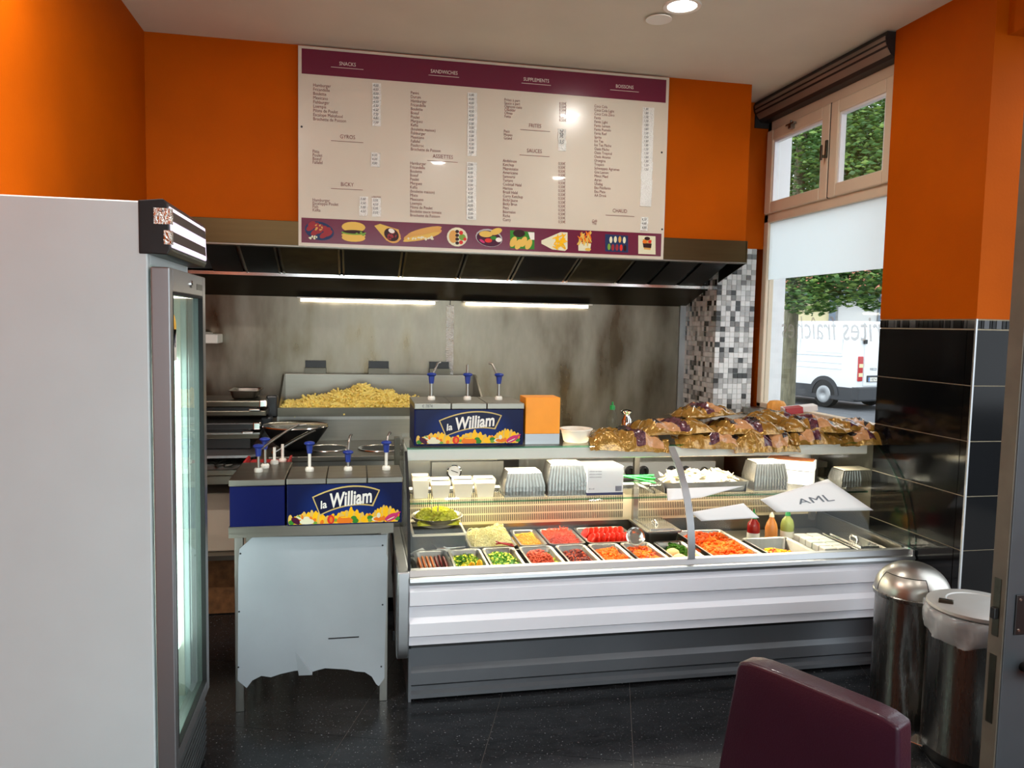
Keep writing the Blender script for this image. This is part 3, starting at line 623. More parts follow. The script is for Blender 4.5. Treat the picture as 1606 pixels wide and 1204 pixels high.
obj('front_rail', G().prism([(3.195, rt-.004), (3.165, rt), (3.150, zl(905)), (3.136, zl(907)), (3.132, zl(912)), (3.150, zl(913)), (3.152, rbm), (3.21, rbm), (3.21, rt-.004)], 'X', CX0, CX1+.008), 'alu', dc)
# end panels, rounded at the lower front corner
def endp(x0, x1):
    prof = [(3.145, rt)] + [(3.138, .5), (3.142, .30)] + arc2((3.145, .27), (3.165, .225), (3.22, .213), 6) + [(3.92, .213), (3.92, 1.0), (3.88, 1.045), (3.42, 1.045)]
    arcs = [(Yg, z) for Yg, z in ARC[::-1]]
    return G().prism(prof[:-1] + [(3.42, 1.045)] if False else prof[:10] + [(3.92, .60), (3.20, .60)], 'X', x0, x1)
ARC = arc2((3.165, rt), (3.235, .855), (3.43, 1.052), 14)
obj('end_panel', endp(CX0-.05, CX0-.001), 'alu', dc, smooth=30, bevel=.006)
obj('end_panel', endp(CX1+.001, CX1+.012), 'alu', dc, smooth=30)
obj('end_post', G().box(CX0-.03, CX0-.004, 3.86, 3.90, .60, 1.05), 'steel_dark', dc)
obj('side_glass', G().prism([(y, z) for y, z in ARC]+[(3.92, 1.05), (3.92, .60), (3.2, .60)], 'X', CX0-.006, CX0), 'glass_case', dc)
obj('side_glass', G().prism([(y, z) for y, z in ARC]+[(3.92, 1.05), (3.92, .60), (3.2, .60)], 'X', CX1-.006, CX1), 'glass_case', dc)
obj('side_glass_edge', G().sheet(ARC, 'X', CX1-.007, CX1+.001, -.004), 'glass_edge', dc)
obj('side_seal', G().sheet(ARC, 'X', CX0-.008, CX0+.004, -.006), 'black_rubber', dc)
SX = 1.475
obj('front_glass', G().sheet(ARC, 'X', CX0+.003, SX-.008, -.005), 'glass_case', dc, smooth=40)
obj('front_glass', G().sheet(ARC, 'X', SX+.008, CX1-.008, -.005), 'glass_case', dc, smooth=40)
obj('glass_strut', G().sheet(ARC, 'X', SX-.017, SX+.017, .006), 'alu', dc, smooth=40)
# top deck with its light housing
DZ = 1.066
obj('top_deck', G().box(CX0+.004, CX1-.015, 3.447, 3.90, DZ-.008, DZ), 'glass_case', dc)
obj('deck_edge', G().box(CX0+.004, CX1-.015, 3.442, 3.447, DZ-.009, DZ), 'glass_edge', dc)
obj('light_housing', G().prism([(3.449, DZ-.012), (3.447, 1.008), (3.455, 1.003), (3.49, 1.003), (3.50, 1.012), (3.50, DZ-.010), (3.452, DZ-.010)], 'X', CX0+.006, CX1-.05), 'case_light', dc)
obj('lamp_tube', G().tube([(CX0+.06, 3.512, 1.012), (CX1-.14, 3.512, 1.012)], .008), 'case_lamp', dc)
area('case_lamp_light', (1.38, 3.505, 1.0), (rad(0), 0, 0), 2.1, .03, 23, (1, .92, .76))
for x in (CX0+.03, SX, CX1-.06): obj('deck_post', G().box(x-.014, x+.014, 3.865, 3.893, .56, DZ-.02), 'steel', dc)
SZ = zl(787, 3.47)
obj('glass_shelf', G().box(CX0+.012, CX1-.03, 3.454, 3.82, SZ-.007, SZ), 'glass_case', dc)
obj('shelf_edge', G().box(CX0+.012, CX1-.03, 3.449, 3.454, SZ-.008, SZ), 'glass_edge', dc)
for x in (CX0+.012, SX-.01, CX1-.05): obj('shelf_bracket', G().box(x, x+.012, 3.60, 3.87, SZ-.022, SZ-.009), 'steel', dc)
PZ = .56
obj('added_grille_lamp', G().box(CX0+.04, CX1-.06, 3.868, 3.888, SZ-.030, SZ-.022), 'case_lamp', dc)  # added glowing strip under the shelf, only to brighten the food below
area('added_grille_light', (1.38, 3.86, SZ-.034), (rad(-28), 0, 0), 2.1, .02, 8, (1, .90, .70))  # added fill light for the pans, paired with the strip above
obj('well', G().box(CX0+.005, CX1-.01, 3.20, 3.90, .40, .425).box(CX0+.005, CX1-.01, 3.195, 3.21, .425, rt-.01).box(CX0+.003, CX0+.01, 3.21, 3.90, .425, .60).box(CX1-.012, CX1-.006, 3.21, 3.90, .425, .60), 'steel_h', dc)
obj('rear_board', G().box(CX0+.003, CX1-.01, 3.905, 3.925, .25, .70), 'steel_h', dc)
# slotted air grille at the back of the well
vb = obj('air_grille', G().box(CX0+.02, CX1-.02, 3.893, 3.9045, PZ+.03, .755), 'grille_vent', dc)
g = G()
for r in range(4):
    z0 = PZ+.045+.042*r
    for k in range(230):
        x = CX0+.03+.0098*k
        if abs(x-1.44) < .025 or x > CX1-.04: continue
        g.box(x, x+.0042, 3.8915, 3.8938, z0, z0+.034)
tag(obj('slots', g, 'black_plastic', vb), 'fine dark air slots', kind='stuff')
obj('pan_frame', G().box(CX0+.01, CX1-.02, 3.235, 3.245, PZ-.03, PZ-.016).box(CX0+.01, CX1-.02, 3.575, 3.59, PZ-.03, PZ-.016), 'steel', dc)

# ------------------------------------------------------------------ sauce stand in front
ss = thing('sauce_stand', 'stainless steel stand with bent white front panel', 'stand', (-.16, 3.4, 0))
SY = 3.262
for x, y in ((-.474, SY), (.112, SY), (-.474, 3.60), (.112, 3.60)):
    obj('leg', G().box(x, x+.034, y, y+.034, 0, .745), 'steel', ss, bevel=.002)
obj('apron', G().box(-.49, .165, SY-.035, SY+.0, .742, .784).box(-.49, -.46, SY, 3.66, .742, .784).box(.13, .165, SY, 3.66, .742, .784).box(-.49, .165, 3.64, 3.66, .742, .784), 'steel_h', ss)
obj('shelf', G().box(-.49, .165, SY-.03, 3.66, .778, .786), 'steel_h', ss)
pxz = lambda x, y: (lambda p: (p.x, p.z))(at(x, y, Y=SY-.008))
cut = [(607, 838), (606, 868), (608, 875), (604, 1005), (603, 1040), (603, 1062), (594, 1075), (590, 1072), (583, 1060), (572, 1053), (558, 1052), (545, 1049), (528, 1048), (510, 1047), (498, 1050), (489, 1053), (477, 1050), (462, 1051), (440, 1056), (425, 1061), (410, 1059), (396, 1066), (387, 1078), (373, 1066), (374, 880), (376, 860), (396, 842)]
obj('front_panel', G().prism([pxz(*p) for p in cut], 'Y', SY-.012, SY-.004), 'panel_white', ss)
g = G()
for x, y in ((377, 868), (375, 959), (374, 1046), (600, 855), (600, 948), (598, 1045)): p = at(x, y, Y=SY-.012); obj('rivet', G().lathe([(.004, 0), (.003, .002), (0, .002)], p, 8, M=Matrix.Rotation(rad(90), 3, 'X')), 'black_plastic', ss)
obj('panel_scratch', G().box(at(515, 998, Y=SY).x, at(563, 998, Y=SY).x, SY-.0125, SY-.012, at(540, 999, Y=SY).z, at(540, 997, Y=SY).z), 'ink_black', ss)
a_, b_ = at(463, 1021, Y=SY-.012), at(490, 1053, Y=SY-.012)
obj('bent_flap', G().add([(a_.x, SY-.0125, a_.z), (b_.x-.055, SY-.014, b_.z-.012), (b_.x, SY-.03, b_.z-.006), (b_.x, SY-.0125, b_.z)], [(0, 1, 2), (0, 2, 3)]), 'panel_white', ss)

# ---- sauce dispensers with pumps
def pump(parent, x, y, z, head='pump_blue', stem='steel', h=.10, spout=None, mat_sp='steel'):
    p = obj('pump', G().lathe([(.0, 0), (.017, 0), (.018, .004), (.018, .013), (.014, .018), (0, .018)], (x, y, z), 16), 'pump_white', parent, smooth=40)
    obj('stem', G().tube([(x, y, z+.015), (x, y, z+h)], .0068, 10), stem, p, smooth=50)
    if head:
        obj('push_head', G().lathe([(0, h-.008), (.0105, h-.008), (.0115, h), (.014, h+.026), (.021, h+.030), (.023, h+.035), (.019, h+.040), (.008, h+.043), (0, h+.043)], (x, y, z), 18), head, p, smooth=40)
    if spout:
        obj('spout', G().tube([(x+a, y+b, z+h+c) for a, b, c in spout], .0052, 8), mat_sp, p, smooth=50)
    return p
def sauce_art(parent, x0, x1, z0, z1, y):
    W_, H_ = x1-x0, z1-z0
    U = lambda u, v, yy: (x0+(u-5)/1525*W_, yy, z1-(v-75)/545*H_)
    pn = obj('printed_front', G().box(x0+.001, x1-.001, y-.002, y, z0, z1), 'print_blue', parent, bevel=.0008)
    mats = ['pr_yellow', 'pr_orange', 'pr_leaf', 'pr_tomato', 'pr_cream', 'pr_plum', 'pr_pink', 'pr_green', 'pr_bun']; R2 = random.Random(11); g = G(); yy = y-.0022
    ku, kv = W_/1525, H_/545
    def E(m, u, v, ru, rv, rot=0):
        nonlocal yy
        yy -= .00002; p = U(u, v, yy); pts = ell(p[0], p[2], ru*ku, rv*kv, yy, rad(rot), 14)
        g.poly([(q[0], q[1], max(z1-(605-75)/545*H_, q[2])) for q in pts], mats.index(m))
    for i in range(46):
        u = 45+i*31.5; hgt = 455+45*math.sin(u/75)+R2.uniform(-22, 22) + (35 if 330 < u < 640 else 0) - (25 if 1250 < u < 1480 else 0)
        E('pr_yellow' if i % 3 else 'pr_bun', u, (hgt+620)/2, 30, (620-hgt)/2+6, R2.uniform(-12, 12))
    for i in range(26): E(R2.choice(('pr_orange', 'pr_yellow', 'pr_bun')), R2.uniform(60, 1480), R2.uniform(500, 590), 22, 34, R2.uniform(-30, 30))
    for u, v, r in ((60, 575, 40), (150, 505, 26), (880, 540, 40), (900, 575, 44), (640, 560, 28), (1100, 540, 40), (1100, 575, 30), (1470, 560, 34), (370, 590, 26)): E('pr_leaf' if r > 30 else 'pr_green', u, v, r, r*.8)
    E('pr_plum', 115, 555, 68, 38, -35); E('pr_cream', 160, 520, 50, 10, -30); E('pr_cream', 260, 570, 95, 42); E('pr_cream', 255, 530, 42, 30)
    E('pr_tomato', 575, 550, 48, 62); E('pr_orange', 578, 552, 20, 40); E('pr_orange', 760, 570, 110, 48); E('pr_orange', 740, 540, 70, 30); E('pr_yellow', 760, 525, 60, 10)
    E('pr_cream', 1190, 560, 70, 34); E('pr_orange', 1220, 560, 75, 30); E('pr_cream', 1215, 510, 26, 36); E('pr_pink', 1390, 540, 95, 46, 25); E('pr_cream', 1380, 560, 60, 7, 25); E('pr_pink', 1460, 495, 60, 14, 25)
    tag(obj('printed_food', g, mats, pn), 'printed band of potatoes, sauces and vegetables')
    def badge(d):
        t_ = [(328-d, 240-d*.4)] + arc2((328-d, 240-d*.5), (800, 100-d), (1232+d, 165-d*.5), 12)[1:] + arc2((1140+d*.8, 385+d), (790, 378+d), (430-d*.3, 495+d), 12)
        return t_
    obj('badge_border', G().poly([U(u, v, y-.0040) for u, v in badge(0)]), 'pr_gold', pn)
    obj('badge', G().poly([U(u, v, y-.0043) for u, v in badge(-20)]), 'pr_navy', pn)
    t = G(); a = math.atan2(50*kv, 540*ku)
    p = U(436, 402, 0); text_on(t, 'la', p[0], p[2], 105*kv/.72, y-.0046, fit=92*ku, rot=a*2.0, shear=.22, bold=.02)
    p = U(560, 388, 0); text_on(t, 'William', p[0], p[2], 190*kv/.72, y-.0046, fit=575*ku, rot=a*1.2, shear=.22, bold=.028)
    tag(obj('badge_lettering', t, 'pr_white', pn), 'white script words on a navy badge')
# main unit
sd = thing('sauce_dispenser', 'blue three-pump sauce dispenser with colourful print on the stand', 'sauce dispenser', (-.03, 3.35, .786))
obj('body', G().box(-.264, .199, 3.222, 3.47, .787, .955), 'blue_box', sd, bevel=.003)
sauce_art(sd, -.262, .198, .787, .955, 3.2215)
lx = [-.266, at(512, 750, Y=3.22).x, at(576, 750, Y=3.22).x, .202]
for k in range(3):
    a, b = lx[k]+.001, lx[k+1]-.001
    obj('lid', G().box(a, b, 3.217, 3.49, .956, .981), 'steel_h', sd, bevel=.003)
pump(sd, -.183, 3.375, .981, stem='pump_white', h=.085); pump(sd, -.023, 3.375, .981, h=.045, spout=[(0, .01, .035), (.003, .02, .07), (.008, .035, .098), (.014, .06, .10)]); pump(sd, .139, 3.375, .981, stem='pump_white', h=.085, spout=[(.004, .012, .035), (.008, .02, .058), (.016, .04, .072), (.02, .06, .066)])
# left unit
s2 = thing('sauce_dispenser', 'plain dark blue sauce dispenser with steel top beside the printed one', 'sauce dispenser', (-.38, 3.4, .786))
obj('body', G().box(-.485, -.272, 3.225, 3.60, .787, .952), 'blue_box', s2, bevel=.003)
obj('lid', G().box(-.488, -.270, 3.218, 3.615, .953, .980), 'steel_h', s2, bevel=.004)
pump(s2, -.392, 3.385, .980, h=.075, spout=[(.01, .0, .02), (.03, .04, .034), (.10, .16, .075), (.15, .22, .098)]); pump(s2, -.375, 3.475, .980, h=.09, spout=[(.01, .0, .02), (.04, .06, .035), (.12, .17, .07), (.16, .2, .07)]); pump(s2, -.345, 3.565, .980, head=None, stem='pump_white', h=.075)
# red tub behind with a fourth pump
rt_ = thing('red_tub', 'shallow red plastic tub behind the plain dispenser', 'tub', (-.40, 3.75, .85))
obj('tub', G().prism([(-.48, .86), (-.30, .86), (-.288, .972), (-.298, .972), (-.308, .875), (-.472, .875), (-.482, .972), (-.492, .972)], 'Y', 3.665, 3.84), 'red_plastic', rt_)
pump(rt_, -.326, 3.75, .955, head=None, stem='pump_white', h=.085)
obj('insert', G().box(-.472, -.31, 3.67, 3.835, .92, .955), 'red_plastic', rt_)
st2 = thing('side_table', 'low steel side table carrying the red tub', 'table', (-.45, 3.76, 0))
obj('tabletop', G().box(-.50, -.26, 3.665, 3.86, .83, .858), 'steel_h', st2)
for x in (-.46, -.29):
    for y in (3.67, 3.83): obj('leg', G().box(x, x+.02, y, y+.02, 0, .83), 'steel', st2)
# unit on the counter deck
s3 = thing('sauce_dispenser', 'blue three-pump sauce dispenser with print standing on the counter top', 'sauce dispenser', (.52, 3.6, DZ))
obj('body', G().box(.266, .766, 3.478, 3.77, DZ+.001, 1.232), 'blue_box', s3, bevel=.003)
sauce_art(s3, .272, .760, DZ+.006, 1.231, 3.4775)
lx = [.264, at(708, 625, Y=3.47).x, at(764, 625, Y=3.47).x, .769]
for k in range(3): obj('lid', G().box(lx[k]+.001, lx[k+1]-.001, 3.472, 3.78, 1.233, 1.261), 'steel_h', s3, bevel=.003)
tg = G(); text_on(tg, '€ 7874', .30, 1.241, .020, 3.4712, .8); obj('scribble', tg, 'ink_black', s3)
pump(s3, .355, 3.62, 1.261, h=.085, spout=[(.006, .006, .035), (.02, .02, .06), (.032, .03, .085), (.045, .04, .088)]); pump(s3, .525, 3.62, 1.261, h=.085, spout=[(0, .012, .035), (.001, .02, .08)]); pump(s3, .675, 3.62, 1.261, h=.085, spout=[(-.006, .008, .03), (-.018, .02, .06), (-.028, .03, .085), (-.042, .04, .086)])
# orange divider box
ob = thing('orange_box', 'bright orange box with bare steel foot on the counter top', 'box', (.86, 3.55, DZ))
obj('panel', G().box(.778, .944, 3.49, 3.62, 1.115, 1.285), 'orange_plastic', ob, bevel=.003)
obj('foot', G().box(.780, .944, 3.492, 3.618, DZ+.001, 1.115), 'alu', ob)
# ------------------------------------------------------------------ food pans in the display counter
def pan(x0, x1, y0, y1, z, label, depth=.065, tilt=0):
    t = thing('food_pan', label, 'pan', ((x0+x1)/2, (y0+y1)/2, z-depth), group='steel food pans in the display counter')
    def rr(ins, zz, n=4):
        a, b, c, d = x0+ins, x1-ins, y0+ins, y1-ins; r = max(.006, .026-ins*.5); o = []
        for cx, cy, s0 in ((b-r, d-r, 0), (a+r, d-r, 90), (a+r, c+r, 180), (b-r, c+r, 270)):
            o += [(cx+r*math.cos(rad(s0+90*k/n)), cy+r*math.sin(rad(s0+90*k/n)), zz) for k in range(n+1)]
        return o
    rings = [rr(0, z-.004), rr(0, z), rr(.009, z), rr(.014, z-.006), rr(.022, z-depth+.008), rr(.032, z-depth)]
    vs = sum(rings, []); n = len(rings[0])
    fs = [(i*n+k, i*n+(k+1) % n, (i+1)*n+(k+1) % n, (i+1)*n+k) for i in range(len(rings)-1) for k in range(n)] + [tuple(range((len(rings)-1)*n, len(rings)*n))]
    o = obj('bowl_body', G().add(vs, fs), 'steel', t, smooth=50)
    md = o.modifiers.new('thick', 'SOLIDIFY'); md.thickness = .0012; md.offset = -1
    return t
def heap(name, label, cat, x0, x1, y0, y1, z0, hgt, n, size, mats, shape='box', seed=1, crop=None, lie=.5, ex=5, peak=None):
    """a heap of many small pieces filling a pan (uncountable)"""
    R3 = random.Random(seed); g = G(); cx, cy, rx, ry = (x0+x1)/2, (y0+y1)/2, (x1-x0)/2, (y1-y0)/2
    H0 = lambda x, y: hgt*max(0, 1-abs((x-cx)/rx)**ex)*max(0, 1-abs((y-cy)/ry)**ex)*(.75+.25*math.sin(x*41+seed)*math.cos(y*37+seed*2))
    H = H0 if peak is None else (lambda x, y: hgt*(.25+.75*max(0, 1-abs(x-peak)/((x1-peak) if x > peak else (peak-x0)))**1.15)*max(0, 1-abs((y-cy)/ry)**2.5)*(.9+.1*math.sin(x*41+seed)))
    nx_, ny_ = 10, 10; vs = []; fs = []
    for j in range(ny_+1):
        for i in range(nx_+1):
            x, y = x0+(x1-x0)*i/nx_, y0+(y1-y0)*j/ny_; vs.append((x, y, z0+H(x, y)*.93))
    for j in range(ny_):
        for i in range(nx_): fs.append((j*(nx_+1)+i, j*(nx_+1)+i+1, (j+1)*(nx_+1)+i+1, (j+1)*(nx_+1)+i))
    g.add(vs, fs, 0)
    for k in range(n):
        x, y = R3.uniform(x0+.004, x1-.004), R3.uniform(y0+.004, y1-.004); z = z0+H(x, y)
        M = (Matrix.Rotation(R3.uniform(0, 2*PI), 3, 'Z') @ Matrix.Rotation(R3.gauss(0, lie), 3, 'X') @ Matrix.Rotation(R3.gauss(0, lie), 3, 'Y'))
        s = R3.uniform(.75, 1.25); mi = R3.randrange(len(mats))
        if shape == 'box': g.obox((x, y, z), size[0]*s, size[1]*s, size[2]*s, M, mi)
        elif shape == 'blob':
            pr_ = [(0, -.5), (.4, -.35), (.5, 0), (.38, .36), (0, .5)]; M2 = M @ Matrix.Diagonal((size[0]*s, size[1]*s*R3.uniform(.7, 1.2), size[2]*s))
            g.lathe(pr_, (x, y, z), 6, mi, M2)
        elif shape == 'leaf':
            a, b, c = size[0]*s, size[1]*s, size[2]*s
            pts = [Vector((-a/2, 0, 0)), Vector((-a*.1, b/2, c)), Vector((a/2, b*.1, -c*.3)), Vector((a*.1, -b/2, c*.7))]; g.add([Vector((x, y, z)) + M @ p for p in pts], [(0, 1, 2), (0, 2, 3)], mi)
        elif shape == 'ring':
            r = size[0]*s; g.tube([Vector((x, y, z)) + M @ Vector((r*math.cos(t), r*math.sin(t)*.8, .004*math.sin(2*t))) for t in [2*PI*q/7*.8 for q in range(8)]], size[1], 4, mi)
    o = obj(name, g, mats); return tag(o, label, cat, kind='stuff')
Z0 = PZ-.036
row1 = [(.272, .425, 'leftmost steel pan holding brown patties'), (.432, .588, 'steel pan of herbs and yellow pepper pieces'), (.596, .752, 'steel pan of chopped green peppers'), (.772, .936, 'steel pan with a mound of minced meat'),
        (.952, 1.104, 'steel pan of dark red beans'), (1.116, 1.268, 'steel pan of orange marinated chicken beside the beans'), (1.28, 1.432, 'steel pan of marinated meat under the small steel cup'), (1.452, 1.608, 'steel pan with round rolls behind the glass strut')]
for i, (a, b, l) in enumerate(row1): pan(a, b, 3.25, 3.572, PZ, l)
pan(1.645, 1.905, 3.25, 3.75, PZ, 'long steel pan heaped with orange chicken'); pan(1.93, 2.185, 3.25, 3.572, PZ, 'half full steel pan of sweetcorn mix')
pan(.545, .775, 3.585, 3.88, PZ, 'steel pan of sliced white onion'); pan(.79, .925, 3.585, 3.88, PZ, 'steel pan of yellow sweetcorn'); pan(.935, 1.12, 3.585, 3.88, PZ, 'steel pan of grated carrot'); pan(1.13, 1.40, 3.585, 3.88, PZ, 'wide steel pan of sliced tomato')
for k in range(7):
    x = .292+.0185*k
    o = obj('meat_patty', G().lathe([(0, -.006), (.026, -.006), (.03, 0), (.026, .006), (0, .006)], (x, 3.37+.006*(k % 3), Z0+.026), 14, M=Matrix.Rotation(rad(72), 3, 'Y') @ Matrix.Rotation(rad(8*(k % 2)), 3, 'Z'), sx=1.25, sy=2.3), 'patty' if k < 4 else 'beans', smooth=40)
    tag(o, ('%s of the four pale brown patties in the leftmost pan' % ('first', 'second', 'third', 'last')[k]) if k < 4 else '%s of the three dark patties in the leftmost pan' % ('first', 'second', 'last')[k-4], 'patty', 'patties in the leftmost pan')
heap('herb_heap', 'loose green herbs in the second pan', 'herbs', .45, .57, 3.28, 3.55, Z0, .03, 220, (.03, .008, .006), ['herbs', 'lettuce'], 'leaf', 2, lie=.8)
for k in range(3):
    tag(obj('yellow_pepper', G().lathe([(0, -.5), (.35, -.42), (.5, 0), (.3, .4), (0, .5)], (.475+.034*k, 3.30, Z0+.032), 10, M=Matrix.Rotation(rad(60-25*k), 3, 'X') @ Matrix.Diagonal((.034, .030, .075))), 'pepper_yellow', smooth=60), '%s yellow pepper piece on the herbs' % ('left', 'middle', 'right')[k], 'pepper', 'yellow pepper pieces')
heap('chopped_green_peppers', 'chopped green peppers in the third pan', 'peppers', .612, .736, 3.28, 3.55, Z0, .035, 260, (.02, .008, .006), ['herbs', 'lettuce', 'herbs'], 'box', 3)
heap('minced_meat', 'reddish mound of minced meat', 'meat', .79, .90, 3.28, 3.52, Z0, .06, 260, (.012, .012, .010), ['mince'], 'blob', 4)
heap('shredded_salad', 'green salad shreds beside the minced meat', 'salad', .86, .922, 3.29, 3.55, Z0, .025, 90, (.03, .006, .005), ['herbs', 'lettuce'], 'leaf', 5, lie=.8)
heap('bean_heap', 'dark red beans filling a pan', 'beans', .968, 1.09, 3.28, 3.555, Z0, .034, 300, (.013, .009, .008), ['beans', 'mince', 'beans'], 'blob', 6)
heap('chicken_heap', 'orange marinated chicken pieces beside the beans', 'chicken', 1.132, 1.253, 3.28, 3.555, Z0, .042, 200, (.022, .015, .012), ['chicken', 'carrot', 'chicken'], 'blob', 7)
heap('chicken_heap', 'marinated meat pieces below the steel cup', 'chicken', 1.296, 1.416, 3.28, 3.555, Z0, .038, 200, (.022, .015, .012), ['chicken', 'mince', 'chicken'], 'blob', 8)
heap('chicken_heap', 'large heap of orange chicken pieces in the long pan', 'chicken', 1.662, 1.888, 3.27, 3.73, Z0, .06, 520, (.026, .018, .014), ['chicken', 'carrot', 'chicken'], 'blob', 9)
heap('corn_mix', 'small heap of mixed sweetcorn in the right pan', 'sweetcorn', 1.96, 2.12, 3.28, 3.47, Z0-.008, .03, 260, (.012, .010, .009), ['cornmix', 'sweetcorn', 'mince'], 'blob', 10)
heap('parsley', 'bunch of green parsley beside the rolls', 'herbs', 1.51, 1.585, 3.42, 3.545, Z0, .045, 160, (.022, .012, .008), ['herbs'], 'leaf', 12, lie=.9)
for k, (x, y, l) in enumerate(((1.485, 3.31, 'front left'), (1.56, 3.31, 'front right'), (1.49, 3.40, 'rear'))):
    tag(obj('bread_roll', G().lathe([(0, -.022), (.024, -.018), (.034, 0), (.027, .018), (.012, .026), (0, .028)], (x, y, Z0+.022), 16), 'egg', smooth=60), '%s round pale roll behind the glass strut' % l, 'roll', 'round rolls')
heap('onion_heap', 'tall heap of sliced white onion', 'onion', .56, .765, 3.60, 3.87, Z0, .085, 420, (.018, .0022), ['onion'], 'ring', 13, lie=.7)
heap('sweetcorn_heap', 'yellow sweetcorn kernels in a pan', 'sweetcorn', .802, .913, 3.60, 3.87, Z0, .048, 420, (.010, .009, .008), ['sweetcorn'], 'blob', 14)
heap('carrot_heap', 'orange grated carrot in a pan', 'carrot', .95, 1.105, 3.60, 3.87, Z0, .058, 420, (.034, .0035, .003), ['carrot'], 'box', 15)
k = 0
for r in range(2):
    for i in range(8):
        x = 1.165+.026*i; nm = ('front', 'back')[r]
        o = obj('tomato_slice', G().lathe([(0, -.003), (.03, -.003), (.033, 0), (.03, .003), (0, .003)], (x, 3.66+.105*r, Z0+.034), 14, M=Matrix.Rotation(rad(-58), 3, 'Y') @ Matrix.Rotation(rad(5*(i % 3)), 3, 'X'), sx=1, sy=1.35), 'tomato', smooth=40)
        tag(o, '%s from left in the %s row of tomato slices' % (('first', 'second', 'third', 'fourth', 'fifth', 'sixth', 'seventh', 'last')[i], nm), 'tomato', 'tomato slices')
# lidded pans
def lid_pan(x0, x1, y0, y1, z, label, open_=.0):
    t = pan(x0, x1, y0, y1, z, label)
    g = G().prism([(x0+.004, y0+.004), (x1-.004, y0+.004), (x1-.004, y1-.004-open_), (x0+.004, y1-.004-open_)], 'Z', z+.001, z+.006)
    g.prism([(x0+.03, y0+.03), (x1-.03, y0+.03), (x1-.03, y1-.03-open_), (x0+.03, y1-.03-open_)], 'Z', z+.006, z+.012)
    l = obj('lid', g, 'steel_bright', t, bevel=.004); cx, cy = (x0+x1)/2, (y0+y1)/2
    obj('lid_handle', G().tube([(cx, cy-.03, z+.012), (cx, cy-.022, z+.026), (cx, cy+.022, z+.026), (cx, cy+.03, z+.012)], .006, 8), 'steel_bright', l, smooth=50)
lid_pan(1.435, 1.63, 3.60, 3.88, PZ+.035, 'lidded steel pan beside the tomatoes'); lid_pan(2.375, 2.54, 3.25, 3.56, PZ+.01, 'rightmost steel pan closed with a handled lid')
cup = thing('steel_cup', 'small round steel cup leaning on the marinated meat', 'cup', (1.355, 3.46, PZ))
obj('cup_body', G().lathe([(0, 0), (.024, 0), (.027, .004), (.040, .04), (.046, .042), (.045, .045), (.038, .042), (.024, .006), (0, .006)], (1.34, 3.52, PZ+.035), 22, M=Matrix.Rotation(rad(62), 3, 'X') @ Matrix.Rotation(rad(-12), 3, 'Y')), 'steel_bright', cup, smooth=40)
tg_ = thing('serving_tongs', 'red handled tongs lying over the onion pan', 'tongs', (.70, 3.56, PZ))
for s in (0, 1): obj('arm', G().tube([(.665, 3.57, PZ+.018+.012*s), (.70, 3.555-.02*s, PZ+.026), (.745, 3.56-.03*s, PZ+.016)], .0035, 6), 'red_plastic', tg_, smooth=60)
sp = thing('serving_spoon', 'thin wire handled spoon resting on the herbs pan', 'spoon', (.44, 3.58, PZ)); obj('handle', G().tube([(.36, 3.62, PZ+.02), (.39, 3.575, PZ+.006), (.46, 3.572, PZ+.006), (.52, 3.585, PZ+.006)], .003, 6), 'steel_bright', sp, smooth=60)
# lettuce bowl on a clear tub
tb = thing('clear_tub', 'clear plastic tub under the lettuce bowl', 'tub', (.40, 3.74, .43))
for nm, a in (('side', (.275, .279, 3.60, 3.88)), ('side', (.521, .525, 3.60, 3.88)), ('side', (.279, .521, 3.60, 3.604)), ('side', (.279, .521, 3.876, 3.88))): obj(nm, G().box(*a, .43, .625), 'clear_plastic', tb)
obj('rim', G().box(.272, .528, 3.597, 3.607, .618, .628).box(.272, .528, 3.873, 3.883, .618, .628).box(.272, .282, 3.607, 3.873, .618, .628).box(.518, .528, 3.607, 3.873, .618, .628), 'paper_cream', tb)
heap('blue_white_packets', 'pale folded packets inside the clear tub', 'packets', .285, .515, 3.61, 3.87, .43, .06, 30, (.09, .06, .01), ['paper_white', 'card_box'], 'box', 18, lie=.3)
lb = thing('lettuce_bowl', 'wide steel bowl on the clear tub filled with lettuce', 'bowl', (.40, 3.73, .63))
obj('bowl_body', G().lathe([(0, 0), (.05, 0), (.09, .012), (.118, .04), (.125, .055), (.122, .055), (.112, .04), (.085, .016), (0, .006)], (.40, 3.73, .632), 32), 'steel', lb, smooth=50)
heap('lettuce_heap', 'shredded yellow green lettuce piled in the steel bowl', 'lettuce', .30, .50, 3.63, 3.83, .66, .058, 420, (.032, .014, .008), ['lettuce'], 'leaf', 19, lie=.7)
ft = thing('steel_tongs', 'steel tongs standing in the lettuce', 'tongs', (.39, 3.72, .69))
for s in (-1, 1): obj('arm', G().tube([(.385+.012*s, 3.70, .69), (.39+.02*s, 3.735, .76)], .003, 6), 'steel_bright', ft)
